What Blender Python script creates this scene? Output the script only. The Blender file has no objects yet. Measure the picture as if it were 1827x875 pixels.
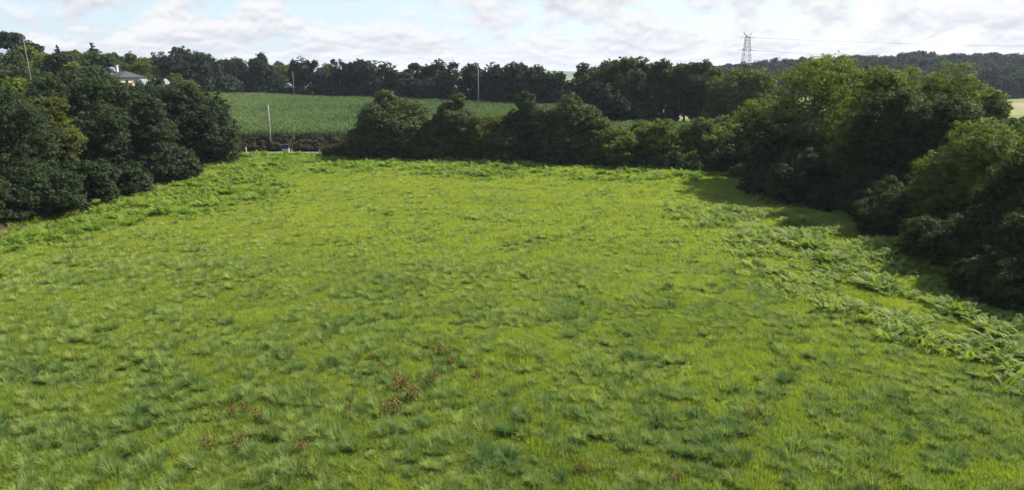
import bpy, math
import numpy as np

# ------------------------------------------------------------------ camera, sky, sun, exposure
scene = bpy.context.scene
COL = scene.collection
CAM_H = 15.0
FOCAL = 1354.0                      # in pixels of a frame 1827 wide
PITCH = math.atan((437.5 - 133.0) / FOCAL)
cam_data = bpy.data.cameras.new("camera")
cam_data.sensor_fit = 'HORIZONTAL'
cam_data.sensor_width = 36.0
cam_data.lens = 36.0 * FOCAL / 1827.0
cam_data.clip_start = 0.5
cam_data.clip_end = 20000.0
cam = bpy.data.objects.new("camera", cam_data)
COL.objects.link(cam)
cam.location = (0, 0, CAM_H)
cam.rotation_euler = (math.pi / 2 - PITCH, 0, 0)
scene.camera = cam

SUN_AZ = math.radians(57.0)         # clockwise from +Y, the viewing direction
SUN_EL = math.radians(44.0)
world = bpy.data.worlds.new("World")
scene.world = world
world.use_nodes = True
wt = world.node_tree
wt.nodes.clear()


def wn(kind, **kw):
    n = wt.nodes.new(kind)
    for k, v in kw.items():
        setattr(n, k, v)
    return n


def wmath(op, a, b=None, c=None, clamp=False):
    n = wt.nodes.new('ShaderNodeMath')
    n.operation = op
    n.use_clamp = clamp
    for i, s in enumerate((a, b, c)):
        if s is None:
            continue
        if isinstance(s, (int, float)):
            n.inputs[i].default_value = s
        else:
            wt.links.new(s, n.inputs[i])
    return n.outputs[0]


def build_world():
    L = wt.links.new
    out = wn('ShaderNodeOutputWorld')
    bg = wn('ShaderNodeBackground')
    bg.inputs['Strength'].default_value = 0.10
    sky = wn('ShaderNodeTexSky', sky_type='NISHITA', sun_disc=False,
             sun_elevation=SUN_EL, sun_rotation=SUN_AZ, air_density=1.0, dust_density=1.2, ozone_density=1.0)
    tc = wn('ShaderNodeTexCoord')
    sep = wn('ShaderNodeSeparateXYZ')
    L(tc.outputs['Generated'], sep.inputs[0])
    x, y, z = sep.outputs
    zc = wmath('MAXIMUM', z, 0.0)
    # cloud sheets close up towards the horizon: height enters as a logarithm
    lz = wmath('LOGARITHM', wmath('ADD', zc, 0.035), math.e)

    def field(scale, stretch, off, detail, rough, dz=0.0):
        comb = wn('ShaderNodeCombineXYZ')
        L(wmath('MULTIPLY', x, scale), comb.inputs[0])
        L(wmath('MULTIPLY', y, scale), comb.inputs[1])
        L(wmath('MULTIPLY_ADD', lz, stretch, off + dz), comb.inputs[2])
        nz = wn('ShaderNodeTexNoise')
        nz.inputs['Scale'].default_value = 1.0
        nz.inputs['Detail'].default_value = detail
        nz.inputs['Roughness'].default_value = rough
        L(comb.outputs[0], nz.inputs['Vector'])
        return nz.outputs[0]
    a = field(13.0, 2.3, 3.1, 7.0, 0.54)
    a_up = field(13.0, 2.3, 3.1, 7.0, 0.54, dz=0.15)
    b = field(34.0, 6.0, 11.3, 6.0, 0.6)
    big = field(4.0, 1.2, 21.7, 3.0, 0.5)
    n = wmath('ADD', wmath('MULTIPLY', a, 0.62), wmath('ADD', wmath('MULTIPLY', b, 0.20), wmath('MULTIPLY', big, 0.18)))
    # more cloud is crossed at low elevation, so the cover thickens there
    cover = wmath('MULTIPLY', wmath('SUBTRACT', 1.0, wmath('POWER', zc, 0.35)), 0.20)
    m = wmath('ADD', n, cover)
    mask = wn('ShaderNodeMapRange', interpolation_type='SMOOTHSTEP')
    L(m, mask.inputs['Value'])
    mask.inputs['From Min'].default_value = 0.553
    mask.inputs['From Max'].default_value = 0.655
    # sunlit tops, greyer undersides
    sh = wmath('MULTIPLY_ADD', wmath('SUBTRACT', a, a_up), 6.5, 0.62, clamp=True)
    cc = wn('ShaderNodeMix', data_type='RGBA')
    L(sh, cc.inputs['Factor'])
    cc.inputs['A'].default_value = (2.48, 2.56, 2.82, 1)
    cc.inputs['B'].default_value = (3.45, 3.47, 3.52, 1)
    # thin high veil over the blue
    veil = wn('ShaderNodeMix', data_type='RGBA')
    veil.inputs['Factor'].default_value = 0.7
    L(sky.outputs[0], veil.inputs['A'])
    veil.inputs['B'].default_value = (2.05, 2.55, 3.15, 1)
    mx = wn('ShaderNodeMix', data_type='RGBA')
    L(mask.outputs[0], mx.inputs['Factor'])
    L(veil.outputs['Result'], mx.inputs['A'])
    L(cc.outputs['Result'], mx.inputs['B'])
    L(mx.outputs['Result'], bg.inputs['Color'])
    L(bg.outputs[0], out.inputs['Surface'])


build_world()

sun_data = bpy.data.lights.new("sun", 'SUN')
sun_data.energy = 5.0
sun_data.angle = math.radians(0.53)
sun_data.color = (1.0, 0.95, 0.86)
sun = bpy.data.objects.new("sun", sun_data)
COL.objects.link(sun)
sun.rotation_euler = (-(math.pi / 2 - SUN_EL), 0, -SUN_AZ)   # lamp shines along its local -Z
sun.location = (60, 100, 120)

scene.view_settings.view_transform = 'Standard'
scene.view_settings.look = 'None'
scene.view_settings.exposure = 1.45
scene.view_settings.gamma = 1.0
scene.view_settings.use_curve_mapping = False
scene.render.engine = 'CYCLES'
cy = scene.cycles
cy.max_bounces = 4
cy.diffuse_bounces = 2
cy.glossy_bounces = 2
cy.transmission_bounces = 2
cy.transparent_max_bounces = 4
cy.volume_bounces = 0
cy.use_denoising = True
cy.caustics_reflective = False
cy.caustics_refractive = False
cy.sample_clamp_indirect = 4.0

# ------------------------------------------------------------------ helpers
UP = np.array([0.0, 0.0, 1.0])


def smooth(a, b, v):
    t = np.clip((np.asarray(v, float) - a) / (b - a), 0, 1)
    return t * t * (3 - 2 * t)


def terrain(x, y):
    x = np.asarray(x, float)
    y = np.asarray(y, float)
    hx = 1 - smooth(70, 170, x)
    z = hx * (2.0 * smooth(151.3, 155.5, y) + 2.8 * smooth(155, 300, y))
    z = z * (1 - smooth(420, 700, y))
    z = z + 15.0 * np.exp(-(((x + 205) / 58.0) ** 2 + ((y - 275) / 115.0) ** 2))
    z = z + 15.5 * np.exp(-(((x - 350) / 190.0) ** 2 + ((y - 640) / 135.0) ** 2))
    return z


def vnoise(x, y, cell, seed):
    """smooth value noise in 0..1 over world metres"""
    r = np.random.default_rng(seed)
    g = r.random((257, 257))
    u = np.asarray(x, float) / cell + 100.0
    v = np.asarray(y, float) / cell + 100.0
    iu = np.floor(u).astype(int)
    iv = np.floor(v).astype(int)
    fu = u - iu
    fv = v - iv
    fu = fu * fu * (3 - 2 * fu)
    fv = fv * fv * (3 - 2 * fv)
    a = g[iu % 257, iv % 257]
    b = g[(iu + 1) % 257, iv % 257]
    c = g[iu % 257, (iv + 1) % 257]
    d = g[(iu + 1) % 257, (iv + 1) % 257]
    return (a * (1 - fu) + b * fu) * (1 - fv) + (c * (1 - fu) + d * fu) * fv


def inside(poly, x, y):
    res = np.zeros(len(x), bool)
    n = len(poly)
    j = n - 1
    for i in range(n):
        xi, yi = poly[i]
        xj, yj = poly[j]
        hit = ((yi > y) != (yj > y)) & (x < (xj - xi) * (y - yi) / (yj - yi + 1e-12) + xi)
        res ^= hit
        j = i
    return res


def bearing_x(px, Y, z=0.0):
    """east-west position of something seen at column px and standing Y metres ahead"""
    return (px - 913.5) / FOCAL * (Y * math.cos(PITCH) + (CAM_H - z) * math.sin(PITCH))


def level(py, Y):
    """height of something seen at row py, Y metres ahead"""
    v = (437.5 - py) / FOCAL
    return CAM_H + Y * (-math.sin(PITCH) + v * math.cos(PITCH)) / (math.cos(PITCH) + v * math.sin(PITCH))


def mesh_from(name, verts, faces_flat, sizes, tint=None, mats=(), mat_idx=None, smooth_shade=False):
    me = bpy.data.meshes.new(name)
    verts = np.asarray(verts, np.float32)
    faces_flat = np.asarray(faces_flat, np.int32)
    sizes = np.asarray(sizes, np.int32)
    me.vertices.add(len(verts))
    me.vertices.foreach_set('co', verts.ravel())
    me.loops.add(len(faces_flat))
    me.loops.foreach_set('vertex_index', faces_flat)
    me.polygons.add(len(sizes))
    starts = np.concatenate([[0], np.cumsum(sizes)[:-1]]).astype(np.int32)
    me.polygons.foreach_set('loop_start', starts)
    me.polygons.foreach_set('loop_total', sizes)
    for m in mats:
        me.materials.append(m)
    if mat_idx is not None:
        me.polygons.foreach_set('material_index', np.asarray(mat_idx, np.int32))
    if smooth_shade:
        me.polygons.foreach_set('use_smooth', np.ones(len(sizes), bool))
    if tint is not None:
        at = me.attributes.new('tint', 'FLOAT', 'FACE')
        at.data.foreach_set('value', np.asarray(tint, np.float32))
    me.update(calc_edges=True)
    return me


def tag(o, label=None, cat=None, group=None, kind=None):
    if label:
        o['label'] = label
    if cat:
        o['category'] = cat
    if group:
        o['group'] = group
    if kind:
        o['kind'] = kind
    return o


def link(name, me, parent=None):
    o = bpy.data.objects.new(name, me)
    COL.objects.link(o)
    if parent is not None:
        o.parent = parent
    return o


def empty(name, loc, rz=0.0):
    o = bpy.data.objects.new(name, None)
    COL.objects.link(o)
    o.empty_display_size = 0.5
    o.location = loc
    o.rotation_euler = (0, 0, rz)
    return o


class MB:
    """collects boxes, prisms, tubes; build() links them as one mesh"""

    def __init__(self):
        self.v = []
        self.f = []

    def add(self, verts, faces):
        k = len(self.v)
        self.v += [tuple(p) for p in verts]
        self.f += [tuple(i + k for i in f) for f in faces]

    def box(self, x0, x1, y0, y1, z0, z1):
        self.add([(x0, y0, z0), (x1, y0, z0), (x1, y1, z0), (x0, y1, z0),
                  (x0, y0, z1), (x1, y0, z1), (x1, y1, z1), (x0, y1, z1)],
                 [(3, 2, 1, 0), (4, 5, 6, 7), (0, 1, 5, 4), (1, 2, 6, 5), (2, 3, 7, 6), (3, 0, 4, 7)])

    def tube(self, pts, radii, seg=7, cap=True):
        pts = [np.array(p, float) for p in pts]
        k = len(self.v)
        n = len(pts)
        for i, p in enumerate(pts):
            d = pts[min(i + 1, n - 1)] - pts[max(i - 1, 0)]
            d = d / (np.linalg.norm(d) + 1e-9)
            a = np.cross(d, UP if abs(d[2]) < 0.9 else np.array([1.0, 0, 0]))
            a /= np.linalg.norm(a)
            b = np.cross(d, a)
            for s in range(seg):
                t = 2 * math.pi * s / seg
                self.v.append(tuple(p + radii[i] * (math.cos(t) * a + math.sin(t) * b)))
        for i in range(n - 1):
            for s in range(seg):
                s2 = (s + 1) % seg
                self.f.append((k + i * seg + s, k + i * seg + s2, k + (i + 1) * seg + s2, k + (i + 1) * seg + s))
        if cap:
            self.f.append(tuple(k + s for s in range(seg))[::-1])
            self.f.append(tuple(k + (n - 1) * seg + s for s in range(seg)))

    def bar(self, a, b, r):
        self.tube([a, b], [r, r], seg=4)

    def mesh(self, name, mat, smooth_shade=False):
        me = bpy.data.meshes.new(name)
        me.from_pydata(self.v, [], self.f)
        if mat is not None:
            me.materials.append(mat)
        if smooth_shade:
            me.polygons.foreach_set('use_smooth', np.ones(len(me.polygons), bool))
        me.update()
        return me

    def build(self, name, mat, parent=None, smooth_shade=False):
        return link(name, self.mesh(name, mat, smooth_shade), parent)


# ------------------------------------------------------------------ materials
def new_mat(name):
    m = bpy.data.materials.new(name)
    m.use_nodes = True
    m.node_tree.nodes.clear()
    return m, m.node_tree


def leaf_mat(name, dark, light, trans_col, trans=0.35, rough=0.7, spec=0.10, instancer=False, patch=None, sep_light=None, obj_var=0.0):
    """foliage: colour varies leaf by leaf, by plant and in patches of the place; light passes through the leaf"""
    m, t = new_mat(name)
    L = t.links.new
    N = t.nodes.new
    out = N('ShaderNodeOutputMaterial')
    at = N('ShaderNodeAttribute')
    at.attribute_name = 'tint'
    fac = at.outputs['Fac']
    if instancer:
        ai = N('ShaderNodeAttribute')
        ai.attribute_type = 'INSTANCER'
        ai.attribute_name = 'itint'
        mm = N('ShaderNodeMath')
        mm.operation = 'MULTIPLY_ADD'
        L(fac, mm.inputs[0])
        mm.inputs[1].default_value = 0.35
        sc = N('ShaderNodeMath')
        sc.operation = 'MULTIPLY'
        sc.inputs[1].default_value = 0.75
        L(ai.outputs['Fac'], sc.inputs[0])
        L(sc.outputs[0], mm.inputs[2])
        fac = mm.outputs[0]
    if obj_var:
        oi = N('ShaderNodeObjectInfo')
        mm = N('ShaderNodeMath')
        mm.operation = 'MULTIPLY_ADD'
        L(oi.outputs['Random'], mm.inputs[0])
        mm.inputs[1].default_value = obj_var
        mm.inputs[2].default_value = -obj_var * 0.5
        ad = N('ShaderNodeMath')
        ad.operation = 'ADD'
        ad.use_clamp = True
        L(mm.outputs[0], ad.inputs[0])
        L(fac, ad.inputs[1])
        fac = ad.outputs[0]
    mix = N('ShaderNodeMix')
    mix.data_type = 'RGBA'
    L(fac, mix.inputs['Factor'])
    mix.inputs['A'].default_value = (*dark, 1)
    mix.inputs['B'].default_value = (*light, 1)
    col = mix.outputs['Result']
    if patch:
        geo = N('ShaderNodeNewGeometry')
        nz = N('ShaderNodeTexNoise')
        nz.inputs['Scale'].default_value = patch[0]
        nz.inputs['Detail'].default_value = 3.0
        L(geo.outputs['Position'], nz.inputs['Vector'])
        mr = N('ShaderNodeMapRange')
        mr.inputs['From Min'].default_value = 0.40
        mr.inputs['From Max'].default_value = 0.66
        L(nz.outputs[0], mr.inputs['Value'])
        sc = N('ShaderNodeMath')
        sc.operation = 'MULTIPLY'
        sc.inputs[1].default_value = patch[2]
        L(mr.outputs[0], sc.inputs[0])
        mp = N('ShaderNodeMix')
        mp.data_type = 'RGBA'
        L(sc.outputs[0], mp.inputs['Factor'])
        L(col, mp.inputs['A'])
        mp.inputs['B'].default_value = (*patch[1], 1)
        col = mp.outputs['Result']
    pr = N('ShaderNodeBsdfPrincipled')
    L(col, pr.inputs['Base Color'])
    pr.inputs['Roughness'].default_value = rough
    pr.inputs['Specular IOR Level'].default_value = spec
    tr = N('ShaderNodeBsdfTranslucent')
    tm = N('ShaderNodeMix')
    tm.data_type = 'RGBA'
    tm.blend_type = 'MULTIPLY'
    tm.inputs['Factor'].default_value = 1.0
    L(col, tm.inputs['A'])
    tm.inputs['B'].default_value = (*trans_col, 1)
    L(tm.outputs['Result'], tr.inputs['Color'])
    ms = N('ShaderNodeMixShader')
    ms.inputs[0].default_value = trans
    L(pr.outputs[0], ms.inputs[1])
    L(tr.outputs[0], ms.inputs[2])
    L(ms.outputs[0], out.inputs['Surface'])
    return m


def plain_mat(name, c1, c2, scale=3.0, rough=0.8, spec=0.3, bump=0.0, metallic=0.0, detail=6.0):
    m, t = new_mat(name)
    L = t.links.new
    N = t.nodes.new
    out = N('ShaderNodeOutputMaterial')
    geo = N('ShaderNodeNewGeometry')
    nz = N('ShaderNodeTexNoise')
    nz.inputs['Scale'].default_value = scale
    nz.inputs['Detail'].default_value = detail
    L(geo.outputs['Position'], nz.inputs['Vector'])
    mr = N('ShaderNodeMapRange')
    mr.inputs['From Min'].default_value = 0.3
    mr.inputs['From Max'].default_value = 0.7
    L(nz.outputs[0], mr.inputs['Value'])
    mix = N('ShaderNodeMix')
    mix.data_type = 'RGBA'
    L(mr.outputs[0], mix.inputs['Factor'])
    mix.inputs['A'].default_value = (*c1, 1)
    mix.inputs['B'].default_value = (*c2, 1)
    pr = N('ShaderNodeBsdfPrincipled')
    pr.inputs['Roughness'].default_value = rough
    pr.inputs['Specular IOR Level'].default_value = spec
    pr.inputs['Metallic'].default_value = metallic
    L(mix.outputs['Result'], pr.inputs['Base Color'])
    if bump:
        bp = N('ShaderNodeBump')
        bp.inputs['Strength'].default_value = bump
        bp.inputs['Distance'].default_value = 0.05
        L(nz.outputs[0], bp.inputs['Height'])
        L(bp.outputs[0], pr.inputs['Normal'])
    L(pr.outputs[0], out.inputs['Surface'])
    return m


M = {}
M['oak'] = leaf_mat('oak_leaves', (0.013, 0.024, 0.009), (0.048, 0.068, 0.019), (1.3, 1.4, 0.5), 0.34)
M['sunny'] = leaf_mat('sunlit_tint_leaves', (0.023, 0.041, 0.011), (0.138, 0.176, 0.032), (1.35, 1.4, 0.45), 0.4)  # sunlight on crowns and hedge tops put into a brighter leaf colour
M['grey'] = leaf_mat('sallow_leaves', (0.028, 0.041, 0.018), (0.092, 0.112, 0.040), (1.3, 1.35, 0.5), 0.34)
M['far_dark'] = leaf_mat('dark_row_leaves', (0.012, 0.022, 0.014), (0.042, 0.056, 0.026), (1.2, 1.3, 0.6), 0.26, obj_var=0.4)
M['far_mid'] = leaf_mat('row_leaves', (0.022, 0.038, 0.014), (0.072, 0.098, 0.03), (1.3, 1.35, 0.5), 0.36)
M['lime'] = leaf_mat('lime_leaves', (0.064, 0.093, 0.010), (0.145, 0.183, 0.021), (1.3, 1.3, 0.4), 0.40)
M['olive'] = leaf_mat('olive_leaves', (0.046, 0.058, 0.013), (0.115, 0.13, 0.03), (1.35, 1.3, 0.45), 0.44)
M['conifer'] = leaf_mat('conifer_needles', (0.009, 0.017, 0.012), (0.024, 0.037, 0.019), (1.1, 1.2, 0.6), 0.12)
M['left'] = leaf_mat('shade_tint_leaves', (0.014, 0.026, 0.012), (0.046, 0.066, 0.024), (1.3, 1.35, 0.5), 0.3)  # leaf colour darkened to carry the shade on the left hedge
M['bramble'] = leaf_mat('bramble_leaves', (0.030, 0.028, 0.016), (0.075, 0.070, 0.036), (1.1, 1.1, 0.6), 0.20, instancer=True)
M['grass'] = leaf_mat('meadow_grass', (0.116, 0.178, 0.030), (0.285, 0.332, 0.070), (1.2, 1.25, 0.45), 0.48, instancer=True,
                      patch=(0.16, (0.275, 0.30, 0.040), 0.35))
M['tussock'] = leaf_mat('tussock_grass', (0.060, 0.120, 0.042), (0.262, 0.315, 0.088), (1.2, 1.25, 0.55), 0.40, instancer=True)
M['big_tussock'] = leaf_mat('dark_tussock_grass', (0.04, 0.09, 0.032), (0.115, 0.18, 0.06), (1.2, 1.25, 0.55), 0.30)
M['bracken'] = leaf_mat('bracken_fronds', (0.06, 0.115, 0.016), (0.18, 0.245, 0.042), (1.25, 1.3, 0.45), 0.40, instancer=True)
M['bracken_dark'] = leaf_mat('shaded_side_bracken', (0.066, 0.110, 0.020), (0.205, 0.258, 0.056), (1.2, 1.3, 0.5), 0.36, instancer=True)  # slightly paler fronds of the right-hand bed
M['maize'] = leaf_mat('maize_leaves', (0.022, 0.054, 0.018), (0.105, 0.16, 0.048), (1.1, 1.2, 0.5), 0.28, instancer=True)
M['tassel'] = plain_mat('maize_tassel', (0.16, 0.15, 0.06), (0.24, 0.21, 0.09), 2.0)
M['wood'] = leaf_mat('far_wood_leaves', (0.01, 0.018, 0.012), (0.036, 0.05, 0.024), (1.2, 1.3, 0.6), 0.24, instancer=True)
M['dock_seed'] = leaf_mat('dock_seeds', (0.100, 0.074, 0.026), (0.235, 0.178, 0.070), (1.2, 1.0, 0.6), 0.25)
M['dock_leaf'] = leaf_mat('dock_leaves', (0.050, 0.095, 0.018), (0.12, 0.16, 0.03), (1.2, 1.2, 0.5), 0.3)
M['under'] = leaf_mat('undergrowth_leaves', (0.018, 0.032, 0.012), (0.062, 0.085, 0.024), (1.3, 1.35, 0.5), 0.36, instancer=True)
M['dead'] = leaf_mat('dead_stems', (0.085, 0.066, 0.034), (0.21, 0.175, 0.085), (1.1, 1.0, 0.7), 0.2, instancer=True)
M['bark'] = plain_mat('bark', (0.045, 0.036, 0.028), (0.10, 0.085, 0.066), 4.0, 0.9, bump=0.5)
M['soil'] = plain_mat('meadow_ground', (0.055, 0.080, 0.014), (0.120, 0.140, 0.024), 0.6, 0.95, 0.1, bump=0.4)
M['road'] = plain_mat('lane_asphalt', (0.075, 0.074, 0.072), (0.11, 0.108, 0.104), 1.5, 0.9, 0.2)
M['stubble'] = plain_mat('stubble', (0.125, 0.10, 0.06), (0.19, 0.155, 0.095), 0.15, 0.95, 0.1)
M['hay'] = plain_mat('hay_meadow', (0.10, 0.105, 0.028), (0.15, 0.15, 0.04), 0.1, 0.95, 0.1)
M['pole'] = plain_mat('pole_wood', (0.10, 0.095, 0.085), (0.17, 0.16, 0.145), 2.0, 0.85)
M['pale_pole'] = plain_mat('pale_pole_wood', (0.20, 0.185, 0.16), (0.30, 0.28, 0.25), 2.0, 0.85)
M['steel'] = plain_mat('galvanised_steel', (0.22, 0.225, 0.24), (0.32, 0.325, 0.34), 1.0, 0.55, metallic=0.3)
M['wire'] = plain_mat('wire', (0.20, 0.20, 0.22), (0.25, 0.25, 0.27), 1.0, 0.5)
M['ceramic'] = plain_mat('insulator', (0.18, 0.16, 0.15), (0.26, 0.24, 0.22), 3.0, 0.3)
M['cream'] = plain_mat('cream_render', (0.40, 0.34, 0.25), (0.48, 0.41, 0.31), 0.8, 0.9)
M['white'] = plain_mat('white_paint', (0.42, 0.42, 0.41), (0.52, 0.52, 0.51), 1.0, 0.6)
M['slate'] = plain_mat('slate', (0.03, 0.033, 0.042), (0.06, 0.063, 0.075), 2.5, 0.85, 0.1)
M['pale_slate'] = plain_mat('pale_slate', (0.12, 0.125, 0.14), (0.18, 0.185, 0.20), 2.5, 0.75, 0.2)
M['shutter'] = plain_mat('shutters', (0.05, 0.025, 0.016), (0.09, 0.045, 0.03), 2.0, 0.6)
M['glass'] = plain_mat('window_glass', (0.02, 0.022, 0.026), (0.035, 0.038, 0.042), 1.0, 0.08, 0.6)
M['navy'] = plain_mat('navy_paint', (0.012, 0.016, 0.05), (0.02, 0.026, 0.075), 2.0, 0.5)
M['concrete'] = plain_mat('concrete', (0.42, 0.41, 0.39), (0.55, 0.54, 0.52), 3.0, 0.9)
M['orange'] = plain_mat('orange_paint', (0.55, 0.16, 0.02), (0.65, 0.21, 0.03), 3.0, 0.6)
M['hill'] = plain_mat('hill_cover', (0.035, 0.05, 0.025), (0.08, 0.095, 0.04), 0.004, 1.0, 0.05)


# ------------------------------------------------------------------ the setting
def axis(stops):
    out = []
    for a, b, step in stops:
        out += list(np.arange(a, b, step))
    out.append(stops[-1][1])
    return np.array(out)


def sheet(name, xs, ys, mat, lift=0.0, rough=0.0, label=None, cat=None):
    X, Y = np.meshgrid(xs, ys)
    Z = terrain(X, Y) + lift
    if rough:
        near = (np.abs(X) < 90) & (Y < 150) & (Y > 0)
        Z = Z + near * rough * (vnoise(X, Y, 7.0, 5) - 0.5)
    V = np.stack([X.ravel(), Y.ravel(), Z.ravel()], 1)
    nx, ny = len(xs), len(ys)
    i, j = np.meshgrid(np.arange(nx - 1), np.arange(ny - 1))
    a = (j * nx + i).ravel()
    F = np.stack([a, a + 1, a + nx + 1, a + nx], 1)
    me = mesh_from(name, V, F.ravel(), np.full(len(F), 4), mats=[mat], smooth_shade=True)
    o = link(name, me)
    tag(o, label, cat, kind='structure')
    return o


GX = axis([(-4900, -400, 500), (-400, -100, 10), (-100, 100, 2.5), (100, 700, 10), (700, 4900, 525)])
GY = axis([(-300, 0, 30), (0, 130, 2.5), (130, 170, 1.0), (170, 330, 5), (330, 900, 15), (900, 4900, 400)])
sheet('ground', GX, GY, M['soil'], 0.0, 0.25, 'rough green ground of the meadow and the land around it', 'ground')
sheet('road', axis([(-140, 70, 5)]), axis([(146.6, 150.9, 0.86)]), M['road'], 0.06, 0.0, 'pale narrow lane running behind the meadow, below the maize', 'road')
sheet('hay_field', axis([(140, 340, 10)]), axis([(285, 344, 6)]), M['hay'], 0.08, 0.0, 'sunlit yellow-green field strip at the far right, beyond the trees', 'field')
sheet('stubble_field', axis([(140, 340, 10)]), axis([(345, 398, 6)]), M['stubble'], 0.08, 0.0, 'tan stubble field strip below the wooded hill on the right', 'field')
sheet('stubble_field', axis([(36, 58, 2)]), axis([(212, 240, 4)]), M['stubble'], 0.08, 0.0, 'tan stubble glimpsed under the crowns of the tall trees behind the hedge', 'field')


def far_hill():
    xs = np.arange(-2600, 3200, 60.0)
    prof = 24 + 9 * np.sin(xs / 310.0) + 5 * np.sin(xs / 97.0 + 1) + 6 * vnoise(xs, xs * 0, 60, 9)
    prof *= smooth(-2600, -1800, xs) * (1 - smooth(2400, 3140, xs))
    V, F = [], []
    rows = [(3300, 0.0), (3480, 0.62), (3600, 1.0), (3750, 0.85), (4100, 0.0)]
    for yy, k in rows:
        for xx, h in zip(xs, prof):
            V.append((xx, yy, h * k - (0.6 if k == 0 else 0)))
    n = len(xs)
    for r in range(len(rows) - 1):
        for i in range(n - 1):
            a = r * n + i
            F.append((a, a + 1, a + n + 1, a + n))
    me = bpy.data.meshes.new('hill')
    me.from_pydata(V, [], F)
    me.materials.append(M['hill'])
    me.polygons.foreach_set('use_smooth', np.ones(len(F), bool))
    tag(link('hill', me), 'pale blue ridge on the horizon seen in the gap between tree rows', 'hill', kind='structure')


far_hill()


# ------------------------------------------------------------------ foliage geometry
def leaf_quads(rng, C, Nrm, size, aspect=0.62):
    """one pointed leaf (a rhombus) per centre"""
    n = len(C)
    r = rng.normal(size=(n, 3))
    a = np.cross(Nrm, r)
    a /= np.linalg.norm(a, axis=1, keepdims=True) + 1e-9
    b = np.cross(Nrm, a)
    s = np.asarray(size).reshape(-1, 1)
    h = s * 0.5
    w = h * aspect
    droop = Nrm * s * 0.10
    V = np.empty((n, 4, 3))
    V[:, 0] = C - a * h - droop
    V[:, 1] = C + b * w
    V[:, 2] = C + a * h - droop
    V[:, 3] = C - b * w
    return V.reshape(-1, 3)


def leaf_tris(rng, C, Nrm, size, aspect=0.62):
    """one pointed leaf (a triangle) per centre, for the crowns"""
    n = len(C)
    r = rng.normal(size=(n, 3))
    a = np.cross(Nrm, r)
    a /= np.linalg.norm(a, axis=1, keepdims=True) + 1e-9
    b = np.cross(Nrm, a)
    s = np.asarray(size).reshape(-1, 1)
    V = np.empty((n, 3, 3))
    V[:, 0] = C - a * s * 0.4 + b * s * aspect * 0.5
    V[:, 1] = C + a * s * 0.6 - Nrm * s * 0.12
    V[:, 2] = C - a * s * 0.4 - b * s * aspect * 0.5
    return V.reshape(-1, 3)


def unit(v):
    return v / (np.linalg.norm(v, axis=-1, keepdims=True) + 1e-9)


def make_lobes(rng, w, h, cb, style):
    """ellipsoids (cx,cy,cz,rx,ry,rz) whose union is the crown"""
    z0 = cb * h
    R = w / 2
    lobes = []
    if style == 'spire':
        n = 9
        for i in range(n):
            t = i / (n - 1)
            rr = R * (1 - t) ** 0.85 + 0.12 * R
            lobes.append((rng.normal() * 0.05 * R, rng.normal() * 0.05 * R, z0 + (h - z0) * t * 0.95, rr, rr, (h - z0) / n * 0.75))
    elif style == 'pine':
        for i in range(6):
            a = rng.uniform(0, 6.28)
            d = R * rng.uniform(0.1, 0.6)
            rr = R * rng.uniform(0.42, 0.62)
            lobes.append((d * math.cos(a), d * math.sin(a), h * rng.uniform(0.72, 0.92), rr, rr, rr * 0.5))
    elif style == 'cone':
        n = 7
        for i in range(n):
            t = i / (n - 1)
            rr = R * (1.0 - 0.62 * t ** 2.2) * rng.uniform(0.85, 1.1)
            k = 4 if t < 0.8 else 2
            for q in range(k):
                a = rng.uniform(0, 6.28)
                d = rr * rng.uniform(0.35, 0.6)
                lobes.append((d * math.cos(a), d * math.sin(a), z0 + (h - z0) * (0.10 + 0.83 * t), rr * 0.58, rr * 0.58, max(0.12 * h, rr * 0.42)))
    else:
        zc = z0 + (h - z0) * 0.50
        rz = (h - z0) * 0.50
        lobes.append((0, 0, zc, R * 0.74, R * 0.74, rz * 0.80))
        n = {'oak': 24, 'bush': 17, 'row': 13}.get(style, 10)
        for i in range(n):
            zt = rng.uniform(-0.9, 1.0)
            a = i * 2.399 + rng.uniform(-0.4, 0.4)
            q = math.sqrt(max(0.0, 1 - zt * zt)) if zt > 0 or cb > 0.15 else rng.uniform(0.85, 1.0)
            rr = R * rng.uniform(0.20, 0.44)
            k = rng.uniform(0.66, 0.84)
            lobes.append((q * math.cos(a) * R * k, q * math.sin(a) * R * k, zc + zt * rz * 0.78, rr, rr, rr * rng.uniform(0.6, 1.15)))
    L = np.array(lobes)
    top = (L[:, 2] + L[:, 5]).max()
    L[:, 2] = z0 + (L[:, 2] - z0) * ((h - z0) / (top - z0 + 1e-6)) ** 0.8
    L[:, 2] += (h - (L[:, 2] + L[:, 5]).max()) * (L[:, 2] - z0) / max(1e-3, (L[:, 2].max() - z0))
    return L


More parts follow.
